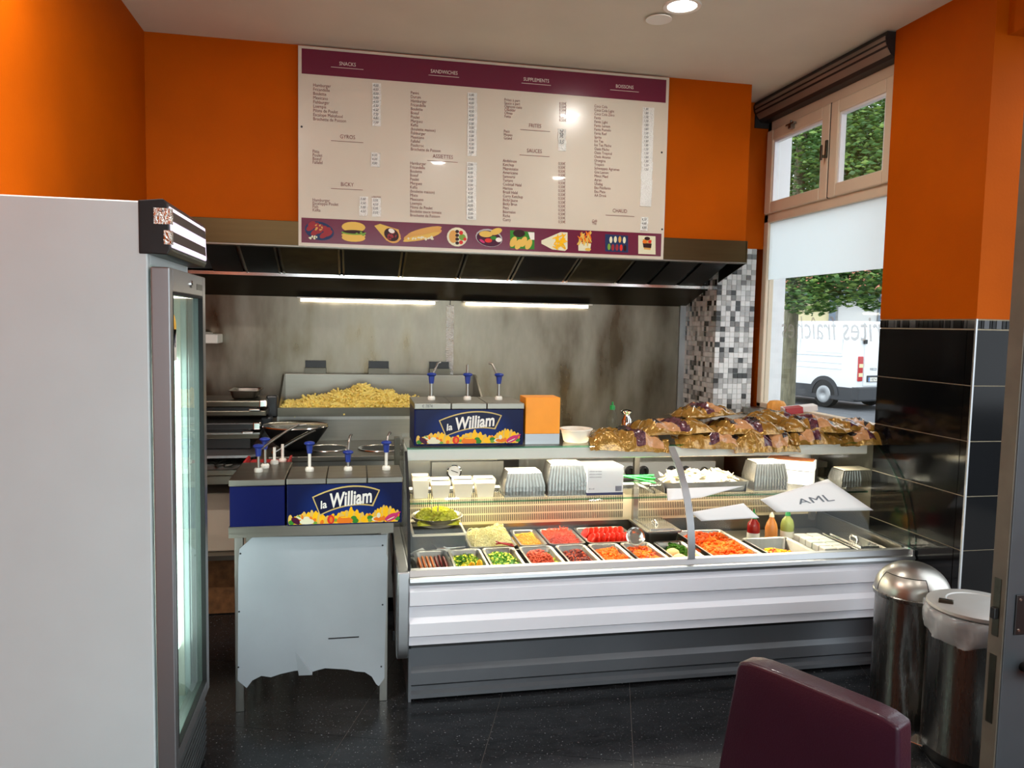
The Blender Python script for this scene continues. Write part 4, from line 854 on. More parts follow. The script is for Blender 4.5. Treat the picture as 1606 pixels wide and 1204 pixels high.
# squeeze bottles at the right of the well
def bottle(name, label, x, y, z, prof, body, cap, capprof, lab=None):
    t = thing(name, label, 'bottle', (x, y, z)); obj('bottle_body', G().lathe(prof, (x, y, z), 20), body, t, smooth=50); obj('cap', G().lathe(capprof, (x, y, z), 16), cap, t, smooth=50)
    if lab: obj('label', G().lathe([(prof[1][0]+.0006, lab[0]), (prof[1][0]+.0006, lab[1])], (x, y, z), 20), lab[2], t, smooth=50)
bz = .512
mk('carton_white', (176, 172, 162), .6)
obj('bottle_board', G().box(1.93, 2.55, 3.60, 3.88, .43, .512), 'steel_h', dc)
bottle('sauce_bottle', 'red chilli sauce bottle with green cap in the counter', 2.06, 3.68, bz, [(0, 0), (.032, 0), (.033, .075), (.030, .095), (.014, .115), (.012, .125), (0, .125)], 'sauce_red', 'green_plastic', [(.015, .118), (.014, .138), (.005, .15), (.003, .168), (0, .168)], (.015, .07, 'label_white'))
bottle('sauce_bottle', 'amber sauce bottle between the red and green ones', 2.175, 3.70, bz, [(0, 0), (.032, 0), (.033, .06), (.026, .085), (.013, .11), (.012, .12), (0, .12)], 'sauce_orange', 'paper_cream', [(.013, .118), (.012, .128), (.005, .14), (0, .145)])
bottle('sauce_bottle', 'olive green sauce bottle with white label in the counter', 2.255, 3.68, bz, [(0, 0), (.034, 0), (.035, .08), (.028, .105), (.013, .125), (.012, .13), (0, .13)], 'bottle_green', 'green_plastic', [(.014, .128), (.013, .142), (.005, .155), (0, .165)], (.008, .05, 'label_white'))
for r in range(2):
    for i in range(5):
        x, y = 2.215+.072*r, 3.28+.056*i
        o = tag(obj('white_carton', G().box(x, x+.066, y, y+.052, PZ-.06, PZ+.018), 'carton_white', bevel=.005), '%s white carton in the %s column beside the right lidded pan' % (('front', 'second', 'middle', 'fourth', 'rear')[i], ('left', 'right')[r]), 'carton', 'white cartons')
# ------------------------------------------------------------------ things on the glass shelf
def tray(x, y, w, h, d, label, m='paper_cream', fill=True):
    t = thing('paper_tray', label, 'tray', (x, y, SZ), group='paper trays on the glass shelf')
    g = G(); w0 = w*.78; vs = [(x-w0/2, y-d/2*.8, SZ+.001), (x+w0/2, y-d/2*.8, SZ+.001), (x+w0/2, y+d/2*.8, SZ+.001), (x-w0/2, y+d/2*.8, SZ+.001), (x-w/2, y-d/2, SZ+h), (x+w/2, y-d/2, SZ+h), (x+w/2, y+d/2, SZ+h), (x-w/2, y+d/2, SZ+h)]
    o = obj('tray_body', g.add(vs, [(0, 1, 2, 3), (0, 1, 5, 4), (1, 2, 6, 5), (2, 3, 7, 6), (3, 0, 4, 7)]), m, t); md = o.modifiers.new('t', 'SOLIDIFY'); md.thickness = .0015
    for k in range(3): obj('stacked_rim', G().add([(vx+(vx-x)*.02, vy, vz+.005*(k+1)) for vx, vy, vz in vs[4:]]+[(vx, vy, vz+.005*(k+1)+.004) for vx, vy, vz in vs[4:]], [(0, 1, 5, 4), (1, 2, 6, 5), (2, 3, 7, 6), (3, 0, 4, 7)]), m, t)
sx_ = lambda x: at(x, 785, Y=3.56).x
tray(sx_(659), 3.56, .078, .085, .08, 'tallest paper tray stack at the left end of the shelf')
tray(sx_(690), 3.56, .088, .065, .09, 'first low paper tray stack from the left'); tray(sx_(725), 3.56, .092, .068, .09, 'second low paper tray stack'); tray(sx_(759), 3.56, .092, .068, .09, 'third low paper tray stack beside the foil containers')
def foil(x, y, w, d, h, n, label):
    t = thing('foil_container', label, 'container', (x, y, SZ), group='foil container stacks')
    z = SZ+.001; g = G(); w0 = w*.86; d0 = d*.86; rib = 24
    # upside-down nested stack: ribbed walls
    def ring(ww, dd, zz):
        o = []
        for k in range(rib): o.append((x-ww/2+ww*k/rib, y-dd/2+(.0015 if k % 2 else 0), zz))
        for k in range(rib): o.append((x+ww/2-(.0015 if k % 2 else 0), y-dd/2+dd*k/rib, zz))
        for k in range(rib): o.append((x+ww/2-ww*k/rib, y+dd/2-(.0015 if k % 2 else 0), zz))
        for k in range(rib): o.append((x-ww/2+(.0015 if k % 2 else 0), y+dd/2-dd*k/rib, zz))
        return o
    R_ = [ring(w*1.04, d*1.04, z), ring(w*1.04, d*1.04, z+.006), ring(w, d, z+.007)]
    for k in range(n-1): R_ += [ring(w*1.0, d*1.0, z+.007+(h*.5)*(k+1)/n), ring(w*1.03, d*1.03, z+.007+(h*.5)*(k+1)/n+.001)]
    R_ += [ring(w, d, z+h*.52), ring(w0, d0, z+h-.004), ring(w0*.94, d0*.94, z+h)]
    m_ = len(R_[0]); vs = sum(R_, []); fs = [(i*m_+k, i*m_+(k+1) % m_, (i+1)*m_+(k+1) % m_, (i+1)*m_+k) for i in range(len(R_)-1) for k in range(m_)] + [tuple(range(m_))[::-1], tuple(range((len(R_)-1)*m_, len(R_)*m_))]
    obj('container_stack', g.add(vs, fs), 'alu_foil', t)
    obj('cardboard_lid', G().box(x-w0*.46, x+w0*.46, y-d0*.46, y+d0*.46, z+h, z+h+.004), 'paper_cream', t)
foil(sx_(819), 3.57, .19, .13, .115, 3, 'first stack of foil containers from the left'); foil(sx_(884), 3.57, .185, .13, .150, 4, 'tallest stack of foil containers beside the grey carton')
gb = thing('grey_carton', 'pale grey printed carton on the glass shelf', 'carton', (sx_(941), 3.58, SZ))
obj('carton_body', G().box(sx_(914), sx_(970), 3.50, 3.66, SZ+.001, SZ+.14), 'card_box', gb, bevel=.002); obj('navy_base', G().box(sx_(914)-.0005, sx_(970)+.0005, 3.4992, 3.60, SZ+.001, SZ+.014), 'card_navy', gb)
g = G()
for k in range(3): text_on(g, 'cellulose serviettes', sx_(917), SZ+.115-.014*k, .009, 3.4985, .9)
text_on(g, '40 x 60', sx_(917), SZ+.03, .010, 3.4985, .9)
for k in range(9): g.box(sx_(958)+.0035*k, sx_(958)+.0035*k+.0018, 3.498, 3.4985, SZ+.02, SZ+.045)
obj('print', g, 'card_navy', gb)
for k in range(7):
    x = sx_(962)+.006*k
    tag(obj('green_straw', G().tube([(x, 3.52+.012*k, SZ+.095-.004*k), (x+.19, 3.50+.02*k, SZ+.055+.006*((k*3) % 4))], .0042, 8), 'straw_green', smooth=60), '%s green plastic straw counted from the front beside the grey carton' % ('first', 'second', 'third', 'fourth', 'fifth', 'sixth', 'last')[k], 'straw', 'green straws')
tag(obj('straw_rest', G().box(sx_(975), sx_(1028), 3.50, 3.64, SZ+.001, SZ+.055), 'clear_plastic'), 'clear plastic holder under the green straws', 'holder')
ft_ = thing('foil_tray', 'long foil tray holding a crumpled paper bag', 'tray', (sx_(1090), 3.58, SZ)); obj('tray_body', G().prism([(sx_(1035), SZ+.001), (sx_(1160), SZ+.001), (sx_(1164), SZ+.055), (sx_(1160), SZ+.055), (sx_(1156), SZ+.006), (sx_(1039), SZ+.006), (sx_(1034), SZ+.055), (sx_(1030), SZ+.055)], 'Y', 3.50, 3.68).box(sx_(1035), sx_(1160), 3.50, 3.503, SZ+.001, SZ+.053), 'alu_foil', ft_)
heap('crumpled_bag', 'crumpled cream paper bag in the long foil tray', 'bag', sx_(1040), sx_(1156), 3.51, 3.67, SZ+.04, .05, 60, (.07, .05, .012), ['paper_cream'], 'leaf', 21, lie=.35)
foil(sx_(1199), 3.57, .18, .13, .14, 4, 'stack of foil containers in the middle right of the shelf'); foil(sx_(1341), 3.60, .19, .12, .085, 2, 'rightmost low stack of foil containers')
bx = thing('long_box', 'long white printed box lying deep on the shelf', 'box', (sx_(1265), 3.7, SZ)); M = RZ(rad(-38)); obj('box_body', G().obox((sx_(1262), 3.70, SZ+.10), .24, .12, .05, M), 'card_box', bx, bevel=.002); obj('box_top', G().obox((sx_(1262), 3.70, SZ+.1265), .225, .105, .003, M), 'patty', bx)
obj('box_riser', G().obox((sx_(1262), 3.70, SZ+.037), .23, .11, .07, M), 'paper_white', bx)
# papers taped inside the curved glass
mk('ink_grey', (112, 118, 126), .6)
def on_glass(pts, off=.004):
    out = []
    for x, y in pts:
        p = at(x, y, Y=3.26)
        for _ in range(8):
            zz = min(max(p.z, ARC[0][1]), ARC[-1][1]-.001)
            for (ya, za), (yb, zb_) in zip(ARC, ARC[1:]):
                if za <= zz <= zb_: Yg = ya+(yb-ya)*(zz-za)/(zb_-za); break
            p = at(x, y, Y=Yg+off)
        out.append(tuple(p))
    return out
def sheet_on_glass(label, quad, n=8, letters=None):
    t = thing('paper_sheet', label, 'paper', on_glass([quad[0]])[0]); vs = []; fs = []
    P_ = lambda u, v: tuple((1-u)*(1-v)*quad[0][i]+u*(1-v)*quad[1][i]+u*v*quad[2][i]+(1-u)*v*quad[3][i] for i in range(2))
    vs = on_glass([P_(i/n, j/n) for j in range(n+1) for i in range(n+1)], -.004); fs = [(j*(n+1)+i, j*(n+1)+i+1, (j+1)*(n+1)+i+1, (j+1)*(n+1)+i) for j in range(n) for i in range(n)]
    o = obj('sheet', G().add(vs, fs), 'paper_white', t, smooth=60); md = o.modifiers.new('t', 'SOLIDIFY'); md.thickness = .0008; md.offset = 1
    if letters:
        vs, fs = glyphs(letters, .2, 0); w = max(v[0] for v in vs); obj('letters', G().add(on_glass([P_(.34+v[0]/w*.42, .62-v[1]*.34) for v in vs], -.0065), fs), 'ink_grey', t)
sheet_on_glass('white paper with handwritten letters on the curved glass at the right', [(1192, 783), (1298, 751), (1370, 800), (1218, 803)], letters='AML')
sheet_on_glass('blank white paper slip low on the curved glass above the long chicken pan', [(1083, 803), (1166, 789), (1191, 812), (1100, 817)])
sheet_on_glass('blank white paper slip on the curved glass beside the strut', [(1046, 766), (1166, 762), (1100, 780), (1047, 785)])

# ------------------------------------------------------------------ things on the counter top
wb_ = thing('white_bowl', 'white plastic bowl on the counter top beside the orange box', 'bowl', (1.05, 3.56, DZ)); obj('bowl_body', G().lathe([(0, .002), (.055, 0), (.06, .004), (.072, .055), (.080, .058), (.080, .063), (.072, .064), (.066, .058), (.056, .008), (0, .006)], (1.045, 3.565, DZ+.001), 32), 'cream_tub', wb_, smooth=40)
bottle('oil_bottle', 'clear bottle with green cap standing behind the gold bags', at(960, 660, Y=3.80).x, 3.80, DZ+.001, [(0, 0), (.028, 0), (.029, .075), (.024, .10), (.012, .118), (.012, .128), (0, .128)], 'water_clear', 'green_plastic', [(.014, .126), (.013, .146), (.005, .15), (.004, .166), (0, .166)])
sk = thing('spice_shaker', 'chrome spice shaker beside the clear bottle', 'shaker', (at(982, 660, Y=3.80).x, 3.80, DZ)); xs_ = at(982, 660, Y=3.80).x
obj('shaker_body', G().lathe([(0, 0), (.026, 0), (.028, .02), (.026, .075), (.017, .09), (.017, .1), (0, .1)], (xs_, 3.80, DZ+.001), 20), 'chrome', sk, smooth=50); obj('shaker_cap', G().lathe([(.017, .1), (.028, .112), (.03, .118), (.02, .124), (0, .127)], (xs_, 3.80, DZ+.001), 20), 'chrome', sk, smooth=50)
# gold bags of bread
def bag(label, cx, cy, z, L_=.31, W_=.2, T_=.06, rz=0, tilt=0, droop=0, seed=0, roll=0):
    R4 = random.Random(seed); ph = [R4.uniform(0, 6.28) for _ in range(8)]; t = thing('bread_bag', label, 'bag', (cx, cy, z), group='gold bags of bread on the counter')
    nu, nv = 44, 26; T_ *= .85; g = G()
    def P_(u, v, s):
        e = max(0, 1-abs(u)**5)*max(0, 1-abs(v)**3.2)**.6; wr = .010*math.sin(6*u+ph[0]+2*v)+.006*math.sin(13*u*1.1+5*v+ph[1])+.005*math.sin(9*v+ph[2]+4*u)+.004*abs(math.sin(11*u-9*v+ph[6]))+.003*abs(math.sin(17*u+13*v+ph[7]))
        x, y = u*L_/2*(1+.03*math.sin(3*v+ph[4])), v*W_/2*(1+.05*math.sin(4*u+ph[3])); zz = T_*.5*(1+s*e*(.9+.25*math.sin(2.4*u+ph[5]))) + (wr*(.35+.65*e) if s > 0 else wr*.3*e) - T_*.22*(1-e)
        if v < -.55 and droop: zz -= droop*((-.55-v)/.45)**1.6; y += .3*droop*((-.55-v)/.45)
        return (x, y, zz)
    lo = [P_(-1+2*i/nu, -1+2*j/nv, -1) for j in range(nv+1) for i in range(nu+1)]; up = [P_(-1+2*i/nu, -1+2*j/nv, 1) for j in range(nv+1) for i in range(nu+1)]
    sh = R4.uniform(-.22, .22); fl_ = R4.choice((1, 1, -1)); sk_ = R4.uniform(-.18, .18)
    def band(i, j):
        v_ = -1+2*(j+.5)/nv
        u = (-1+2*(i+.5)/nu)*fl_+sh+sk_*(-1+2*j/nv)
        if j > nv*.8: return 0 if u < -.1 else 2 if (i//3) % 2 else 3
        if v_ < -.92: return 0
        if v_ > .45 and u > -.5: return (2, 1, 3, 2)[int((u+2)*3.1) % 4]
        if -.34 < u < -.12: return 2 if v_ > -.2 else 0
        if -.12 <= u < .16: return 1 if v_ < .5 else 2
        if .16 <= u < .58: return 3
        if .58 <= u < .76: return 2 if v_ > -.7 else 3
        return 0
    K = nu+1; M = Matrix.Translation((cx, cy, z)) @ Matrix.Rotation(rz, 4, 'Z') @ Matrix.Rotation(tilt, 4, 'Y') @ Matrix.Rotation(roll, 4, 'X')
    g.add([M @ Vector(p) for p in up+lo], []); n0 = len(up)
    for j in range(nv):
        for i in range(nu):
            b = band(i, j)
            g.f.append((j*K+i, j*K+i+1, (j+1)*K+i+1, (j+1)*K+i)); g.m.append(b)
            g.f.append((n0+j*K+i, n0+(j+1)*K+i, n0+(j+1)*K+i+1, n0+j*K+i+1)); g.m.append(0)
    for i in range(nu):
        for j, a in ((0, 0), (nv, 1)): g.f.append((j*K+i, j*K+i+1, n0+j*K+i+1, n0+j*K+i)); g.m.append(0)
    for j in range(nv):
        for i in (0, nu): g.f.append((j*K+i, (j+1)*K+i, n0+(j+1)*K+i, n0+j*K+i)); g.m.append(0)
    obj('wrapper', g, ['gold_foil', 'plum_print', 'black_print', 'bag_window'], t, smooth=70)
    for s_ in (-1, 1):
        e_ = []
        for j in range(nv+1):
            v = -1+2*j/nv; p = P_(s_, v, 0); e_ += [M @ Vector((p[0]-s_*.004, p[1]*.97, p[2]+.001)), M @ Vector((p[0]+s_*(.022+.004*(j % 2)), p[1]*1.0, p[2]+.007*math.sin(5*v+ph[6])+.001))]
        obj('end_seam', G().add(e_, [(2*j, 2*j+2, 2*j+3, 2*j+1) for j in range(nv)]), 'gold_foil', t, smooth=70)
bxx = lambda x, Y=3.50: at(x, 690, Y=Y).x
bag('leftmost gold bread bag drooping over the counter edge', bxx(982), 3.52, DZ+.012, .33, .24, .05, rad(-4), rad(2), .05, 1)
bag('gold bread bag lying across the leftmost bag', bxx(1058), 3.56, DZ+.052, .37, .22, .06, rad(3), rad(-2), .02, 2)
bag('low gold bread bag under the wide one left of centre', bxx(1112), 3.53, DZ+.006, .33, .22, .045, rad(-2), rad(2), .04, 3)
bag('highest gold bread bag at the back in front of the mosaic column', bxx(1102, 3.66), 3.66, DZ+.105, .30, .2, .06, rad(6), rad(-3), 0, 4)
bag('gold bread bag on the second layer at the centre', bxx(1170), 3.56, DZ+.05, .31, .22, .055, rad(-4), 0, .02, 5)
bag('bottom gold bread bag hanging lowest at the centre', bxx(1192), 3.51, DZ+.002, .31, .22, .05, rad(1), rad(0), .055, 6)
bag('gold bread bag at the back below the ring cake', bxx(1215, 3.7), 3.70, DZ+.06, .32, .2, .06, rad(4), rad(4), 0, 7)
bag('gold bread bag with bright crease right of centre', bxx(1278), 3.57, DZ+.055, .32, .22, .055, rad(-6), rad(1), .02, 8)
bag('bottom gold bread bag right of centre', bxx(1272), 3.52, DZ+.006, .28, .2, .05, rad(3), 0, .025, 9)
bag('upper gold bread bag at the right end near the black tiles', bxx(1340), 3.58, DZ+.05, .28, .2, .05, rad(4), rad(2), .01, 10)
bag('lower gold bread bag at the right end of the counter', bxx(1352), 3.52, DZ+.004, .27, .2, .05, rad(-3), rad(-3), .03, 12)
ck = thing('ring_cake', 'small golden fluted ring cake behind the bags', 'cake', (at(1217, 655, Y=3.86).x, 3.86, DZ+.11)); g = G(); c_ = at(1217, 655, Y=3.86); vs = []
for r, z in ((.0, .045), (.02, .05), (.036, .046), (.047, .03), (.05, 0), (0, 0)):
    for k in range(48): q = r*(1+.05*math.cos(12*2*PI*k/48)); vs.append((c_.x+q*math.cos(2*PI*k/48), 3.86+q*math.sin(2*PI*k/48), DZ+.118+z))
obj('sponge', g.add(vs, [(i*48+k, i*48+(k+1) % 48, (i+1)*48+(k+1) % 48, (i+1)*48+k) for i in range(5) for k in range(48)]), 'cake', ck, smooth=60)
obj('cake_stand', G().lathe([(.045, 0), (.03, .004), (.03, .11), (.052, .116), (.05, .118)], (c_.x, 3.86, DZ), 24), 'paper_white', ck)
pb = thing('red_white_packet', 'red and white packet on the bags below the window', 'packet', (at(1252, 660, Y=3.72).x, 3.72, DZ+.11)); M = RZ(rad(-20)) @ Matrix.Rotation(rad(-8), 3, 'Y'); pc = at(1252, 660, Y=3.72)
obj('packet_body', G().obox((pc.x, 3.72, DZ+.138), .17, .1, .03, M), 'paper_white', pb, bevel=.002); obj('red_end', G().obox((pc.x-.045, 3.704, DZ+.133), .084, .104, .032, M), 'red_plastic', pb)

# ------------------------------------------------------------------ kitchen behind the counter
KT = .90
mk('panel_bright', (206, 206, 204), .35, .25)
fs_ = thing('fry_station', 'steel fry bagging station with raised back along the back wall', 'fry station', (.15, 5.0, 0))
FX0, FX1 = -.44, .80
obj('back_panel', G().box(FX0, FX1, 5.20, 5.215, KT, 1.275), 'steel_h', fs_, bevel=.003)
obj('side_cheek', G().prism([(4.75, 1.0), (4.75, 1.10), (5.12, 1.275), (5.215, 1.275), (5.215, 1.0)], 'X', FX0-.004, FX0+.008), 'steel', fs_); obj('side_cheek', G().prism([(4.75, 1.0), (4.75, 1.10), (5.12, 1.275), (5.215, 1.275), (5.215, 1.0)], 'X', FX1-.008, FX1+.004), 'steel', fs_)
obj('bin_front', G().box(FX0, FX1, 4.745, 4.76, 1.05, 1.102), 'steel_dark', fs_); obj('bin_floor', G().box(FX0, FX1, 4.76, 5.20, 1.03, 1.05), 'steel', fs_)
obj('apron', G().box(FX0+.005, FX1, 4.78, 4.80, KT, 1.04), 'steel_h', fs_)
obj('cabinet', G().box(FX0+.01, FX1-.01, 4.80, 5.27, .05, KT), 'steel', fs_)
heap('fries_heap', 'big heap of pale yellow cut fries in the steel bin', 'fries', FX0+.02, .50, 4.78, 5.16, 1.065, .15, 1700, (.075, .009, .009), ['fries'], 'box', 31, lie=.38, peak=.06)
for k, x in enumerate((495, 594, 689)):
    p = at(x, 576, Y=5.26); h_ = thing('burner_flue', '%s black topped flue behind the fry station' % ('left', 'middle', 'right')[k], 'flue', (p.x, 5.26, 1.27)); obj('flap', G().box(p.x-.066, p.x+.066, 5.262, 5.272, 1.31, 1.358), 'black_plastic', h_); obj('base', G().box(p.x-.068, p.x+.068, 5.22, 5.275, 1.24, 1.312), 'steel_dark', h_)
# fryer bench in front with two round wells
fb = thing('wok_bench', 'steel cooking bench with two round sunken wells', 'bench', (.05, 4.55, 0))
obj('bench_top', G().box(-.44, .80, 4.22, 4.78, KT-.03, KT), 'steel_h', fb, bevel=.004); obj('bench_body', G().box(-.43, .79, 4.25, 4.77, .1, KT-.03), 'steel', fb)
for x0 in (513, 597):
    c_ = at(x0, 704, Z=KT); obj('well_rim', G().lathe([(.105, -.002), (.112, .006), (.125, .006), (.128, .001)], (c_.x, c_.y+.02, KT), 32), 'steel_bright', fb, smooth=50); obj('well_bowl', G().lathe([(.105, .003), (.09, .0022), (0, .0018)], (c_.x, c_.y+.02, KT), 32), 'dark_filter', fb)
obj('dial_panel', G().box(.42, .82, 4.21, 4.225, .62, .86), 'steel', fb)
th = thing('dial_thermometer', 'round white dial thermometer on the bench front', 'thermometer', at(712, 739, Y=4.2)); c_ = at(712, 739, Y=4.2); RXm = Matrix.Rotation(rad(90), 3, 'X')
obj('case_ring', G().lathe([(.040, 0), (.040, .012), (.034, .014), (.034, .006)], c_, 28, M=RXm), 'chrome', th, smooth=40); obj('dial_face', G().lathe([(.0335, .007), (.0335, .0075)], c_, 28, M=RXm), 'paper_white', th); obj('needle', G().obox((c_.x+.002, c_.y-.0095, c_.z+.001), .04, .002, .004, Matrix.Rotation(rad(20), 3, 'Y')), 'ink_black', th)
wk = thing('wok', 'dark steel wok with a long steel handle on the bench', 'wok', (-.30, 4.42, KT)); c_ = Vector((-.315, 4.44, KT+.005))
obj('wok_body', G().lathe([(0, 0), (.06, 0), (.11, .03), (.150, .085), (.178, .128), (.174, .13), (.145, .088), (.1, .034), (0, .006)], c_, 36), 'dark_filter', wk, smooth=60); obj('wok_ring', G().lathe([(.174, .128), (.179, .131), (.176, .136), (.170, .131)], c_, 36), 'steel_bright', wk, smooth=50)
obj('handle', G().tube([(c_.x+.11, c_.y-.12, KT+.13), (c_.x+.02, c_.y-.26, KT+.10), (c_.x-.08, c_.y-.42, KT+.055)], .010, 8), 'steel_bright', wk, smooth=60)
# cooking range on the right with knobs
cr = thing('gas_range', 'steel gas range with round black knobs behind the counter', 'range', (1.75, 4.85, 0))
obj('range_body', G().box(.98, 2.32, 4.55, 5.27, .05, .84), 'steel', cr); obj('range_top', G().box(.97, 2.33, 4.53, 5.27, .84, .87), 'steel_dark', cr)
fpz = at(1040, 736, Y=4.53).z
obj('control_panel', G().box(at(966, 736, Y=4.53).x, at(1122, 736, Y=4.53).x, 4.53, 4.549, fpz-.055, fpz+.045), 'panel_bright', cr)
for k, x in enumerate((988, 1009, 1053, 1075)):
    p = at(x, 738.5, Y=4.53); kb = obj('knob', G().lathe([(.034, 0), (.034, .006), (.026, .01), (.024, .03), (0, .031)], p, 22, M=RXm), 'knob_black', cr, smooth=40); obj('grip', G().obox((p.x+.004, p.y-.032, p.z), .012, .008, .05, Matrix.Rotation(rad(-15), 3, 'Y')), 'chrome', kb)
p = at(1104, 738, Y=4.53); obj('igniter', G().lathe([(.026, 0), (.026, .01), (.018, .012), (.016, .004), (0, .004)], p, 20, M=RXm), 'steel_dark', cr, smooth=40)
obj('vent_rail', G().box(at(770, 733, Y=4.5).x, at(870, 733, Y=4.5).x, 4.50, 4.52, .71, .73), 'steel_dark', cr)
# stack of contact grills at the left
tbz = .80
kt = thing('kitchen_table', 'steel kitchen table carrying the contact grills at the left', 'table', (-.76, 4.6, 0)); obj('tabletop', G().box(-1.05, -.50, 4.22, 5.2, tbz-.04, tbz), 'steel_h', kt); obj('lower_shelf', G().box(-1.04, -.51, 4.27, 5.18, .34, .365), 'steel_h', kt)
for x in (-1.04, -.54):
    for y in (4.25, 5.14): obj('leg', G().box(x, x+.03, y, y+.03, 0, tbz-.04), 'steel', kt)
tag(obj('storage_tub', G().prism(arc2((-.95, .37), (-.95, .36), (-.93, .366), 2)+[(-.57, .366), (-.545, .39), (-.535, .66), (-.55, .685), (-.95, .685)], 'Y', 4.35, 4.85), 'beige_plastic', bevel=.012), 'beige plastic tub on the lower shelf of the kitchen table', 'tub')
tag(obj('wood_board', G().box(-1.0, -.45, 4.40, 4.415, .005, .30), 'osb_wood'), 'rough chipboard sheet standing under the kitchen table', 'board')
for k, (z0, yy) in enumerate(((.965, 4.60), (1.075, 4.72))):
    gt = thing('contact_grill', ('lower black contact grill with foil lined plate', 'upper contact grill with brown steel lid')[k], 'grill', (-.72, yy, z0)); x1 = -.505+.02*k
    obj('base_plate', G().box(-1.0, x1, yy-.16, yy+.16, z0, z0+.032), 'steel_dark', gt, bevel=.006); obj('upper_plate', G().box(-1.0, x1-.01, yy-.17, yy+.15, z0+.05, z0+.09), 'black_plastic' if k == 0 else 'steel_dark', gt, bevel=.008)
    obj('hinge', G().box(x1-.02, x1+.045, yy+.02, yy+.10, z0-.03, z0+.10), 'black_plastic', gt, bevel=.01); obj('corner_cap', G().box(x1-.035, x1+.005, yy-.176, yy-.13, z0+.052, z0+.092), 'chrome', gt, bevel=.006)
    obj('grip', G().box(x1-.09, x1-.03, yy-.20, yy-.17, z0+.034, z0+.046), 'chrome', gt, bevel=.004); 
    for s in (-1, 1): obj('spacer', G().box(-.95, x1-.05, yy-.15+.13*(s+1), yy-.13+.13*(s+1), z0+.032, z0+.05), 'black_plastic', gt)
    if k == 0: obj('foil_sheet', G().box(-1.0, x1+.0, yy-.17, yy-.155, z0+.026, z0+.036), 'alu_foil', gt)
tag(obj('grill_support', G().box(-1.0, -.56, 4.46, 4.9, tbz+.11, .963), 'black_plastic'), 'dark block below the lower contact grill', 'block')
tag(obj('grill_riser', G().box(-.98, -.53, 4.60, 4.9, 1.056, 1.074), 'black_plastic'), 'thin dark slab between the contact grills', 'slab') if False else None
tag(obj('baking_sheet', G().prism([(-1.02, 4.25), (-.54, 4.25), (-.50, 4.30), (-.50, 4.62), (-1.02, 4.62)], 'Z', tbz+.092, tbz+.105), 'alu'), 'flat grey baking sheet below the contact grills', 'baking sheet')
heap('foil_wrap', 'crumpled silver foil on the kitchen table', 'foil', -1.02, -.52, 4.24, 4.55, tbz+.034, .05, 150, (.08, .05, .008), ['alu_foil'], 'leaf', 41, lie=.2)
tag(obj('sheet_stack', G().box(-1.0, -.56, 4.25, 4.62, tbz+.001, tbz+.031), 'steel_h', bevel=.004), 'stack of steel trays on the kitchen table', 'trays')
t = pan(-.70, -.53, 4.60, 4.86, 1.215, 'dark oblong pan on top of the contact grills', .048)
dsp = thing('wall_dispenser', 'white dispenser with steel lid on the back wall', 'dispenser', (-.93, 5.2, 1.45)); p = at(330, 527, Y=5.1)
obj('case', G().box(XL+.002, at(342, 527, Y=5.1).x, 5.08, 5.28, p.z-.045, p.z+.012), 'white_plastic', dsp, bevel=.006); obj('steel_lid', G().lathe([(.0, 0), (.09, 0), (.092, .012), (.06, .03), (0, .035)], (XL+.11, 5.18, p.z+.013), 24), 'steel_bright', dsp, smooth=40)

# steel cabinet under the street window with a paper roll
wc = thing('window_cabinet', 'steel cabinet under the street window behind the counter', 'cabinet', (2.5, 4.4, 0))
obj('cabinet_body', G().box(2.37, 2.655, 3.98, 4.78, .06, .84), 'steel_dark', wc); obj('cabinet_top', G().box(2.36, 2.66, 3.96, 4.785, .84, .87), 'steel_h', wc)
c_ = at(1357, 745, Z=.87); rl = thing('paper_roll', 'white paper towel roll under the street window', 'paper roll', (2.52, 4.08, .87)); obj('roll', G().lathe([(.02, .0), (.06, 0), (.06, .22), (.02, .22), (.02, 0)], (2.56, 4.08, .871), 28), 'paper_white', rl, smooth=40)
# ------------------------------------------------------------------ bins
db = thing('dome_bin', 'tall dented steel bin with push flap dome lid', 'bin', (2.30, 2.79, 0))
c_ = (2.30, 2.79, 0); vs = []; n = 48; zs = [0.0, .03, .08, .14, .20, .25, .30, .36, .42, .48, .525]
for z in zs:
    for k in range(n):
        a = 2*PI*k/n; r = .140
        for da, dz, w, dp in ((rad(-125), .27, .30, .016), (rad(-116), .16, .22, .010), (rad(-130), .40, .18, .008)):
            r -= dp*math.exp(-((a-2*PI-da if a > PI else a-da)/w)**2*2.2-((z-dz)/.09)**2)
        vs.append((c_[0]+r*math.cos(a), c_[1]+r*math.sin(a), z))
fs = [(i*n+k, i*n+(k+1) % n, (i+1)*n+(k+1) % n, (i+1)*n+k) for i in range(len(zs)-1) for k in range(n)] + [tuple(range(n))[::-1], tuple((len(zs)-1)*n+k for k in range(n))]
mk('lid_steel', (178, 176, 172), .5, .6, var=.04, scale=10); mk('dome_steel', (176, 172, 164), .33, 1, var=.05, scale=12)
mk('bin_steel', (140, 137, 132), .27, 1, var=.06, scale=20, stretch=(3, 3, .2), rvar=.04)
obj('bin_body', G().add(vs, fs), 'bin_steel', db, smooth=60)
obj('rim', G().lathe([(.141, .518), (.149, .522), (.150, .536), (.143, .542)], c_, 48), 'bin_steel', db, smooth=40)
dome = [(.146*math.cos(t), .540+.122*math.sin(t)) for t in [PI/2*k/12 for k in range(13)]]
dome[-1] = (0, dome[-1][1])
dm = obj('dome_lid', G().lathe(dome, c_, 48), 'dome_steel', db, smooth=60)
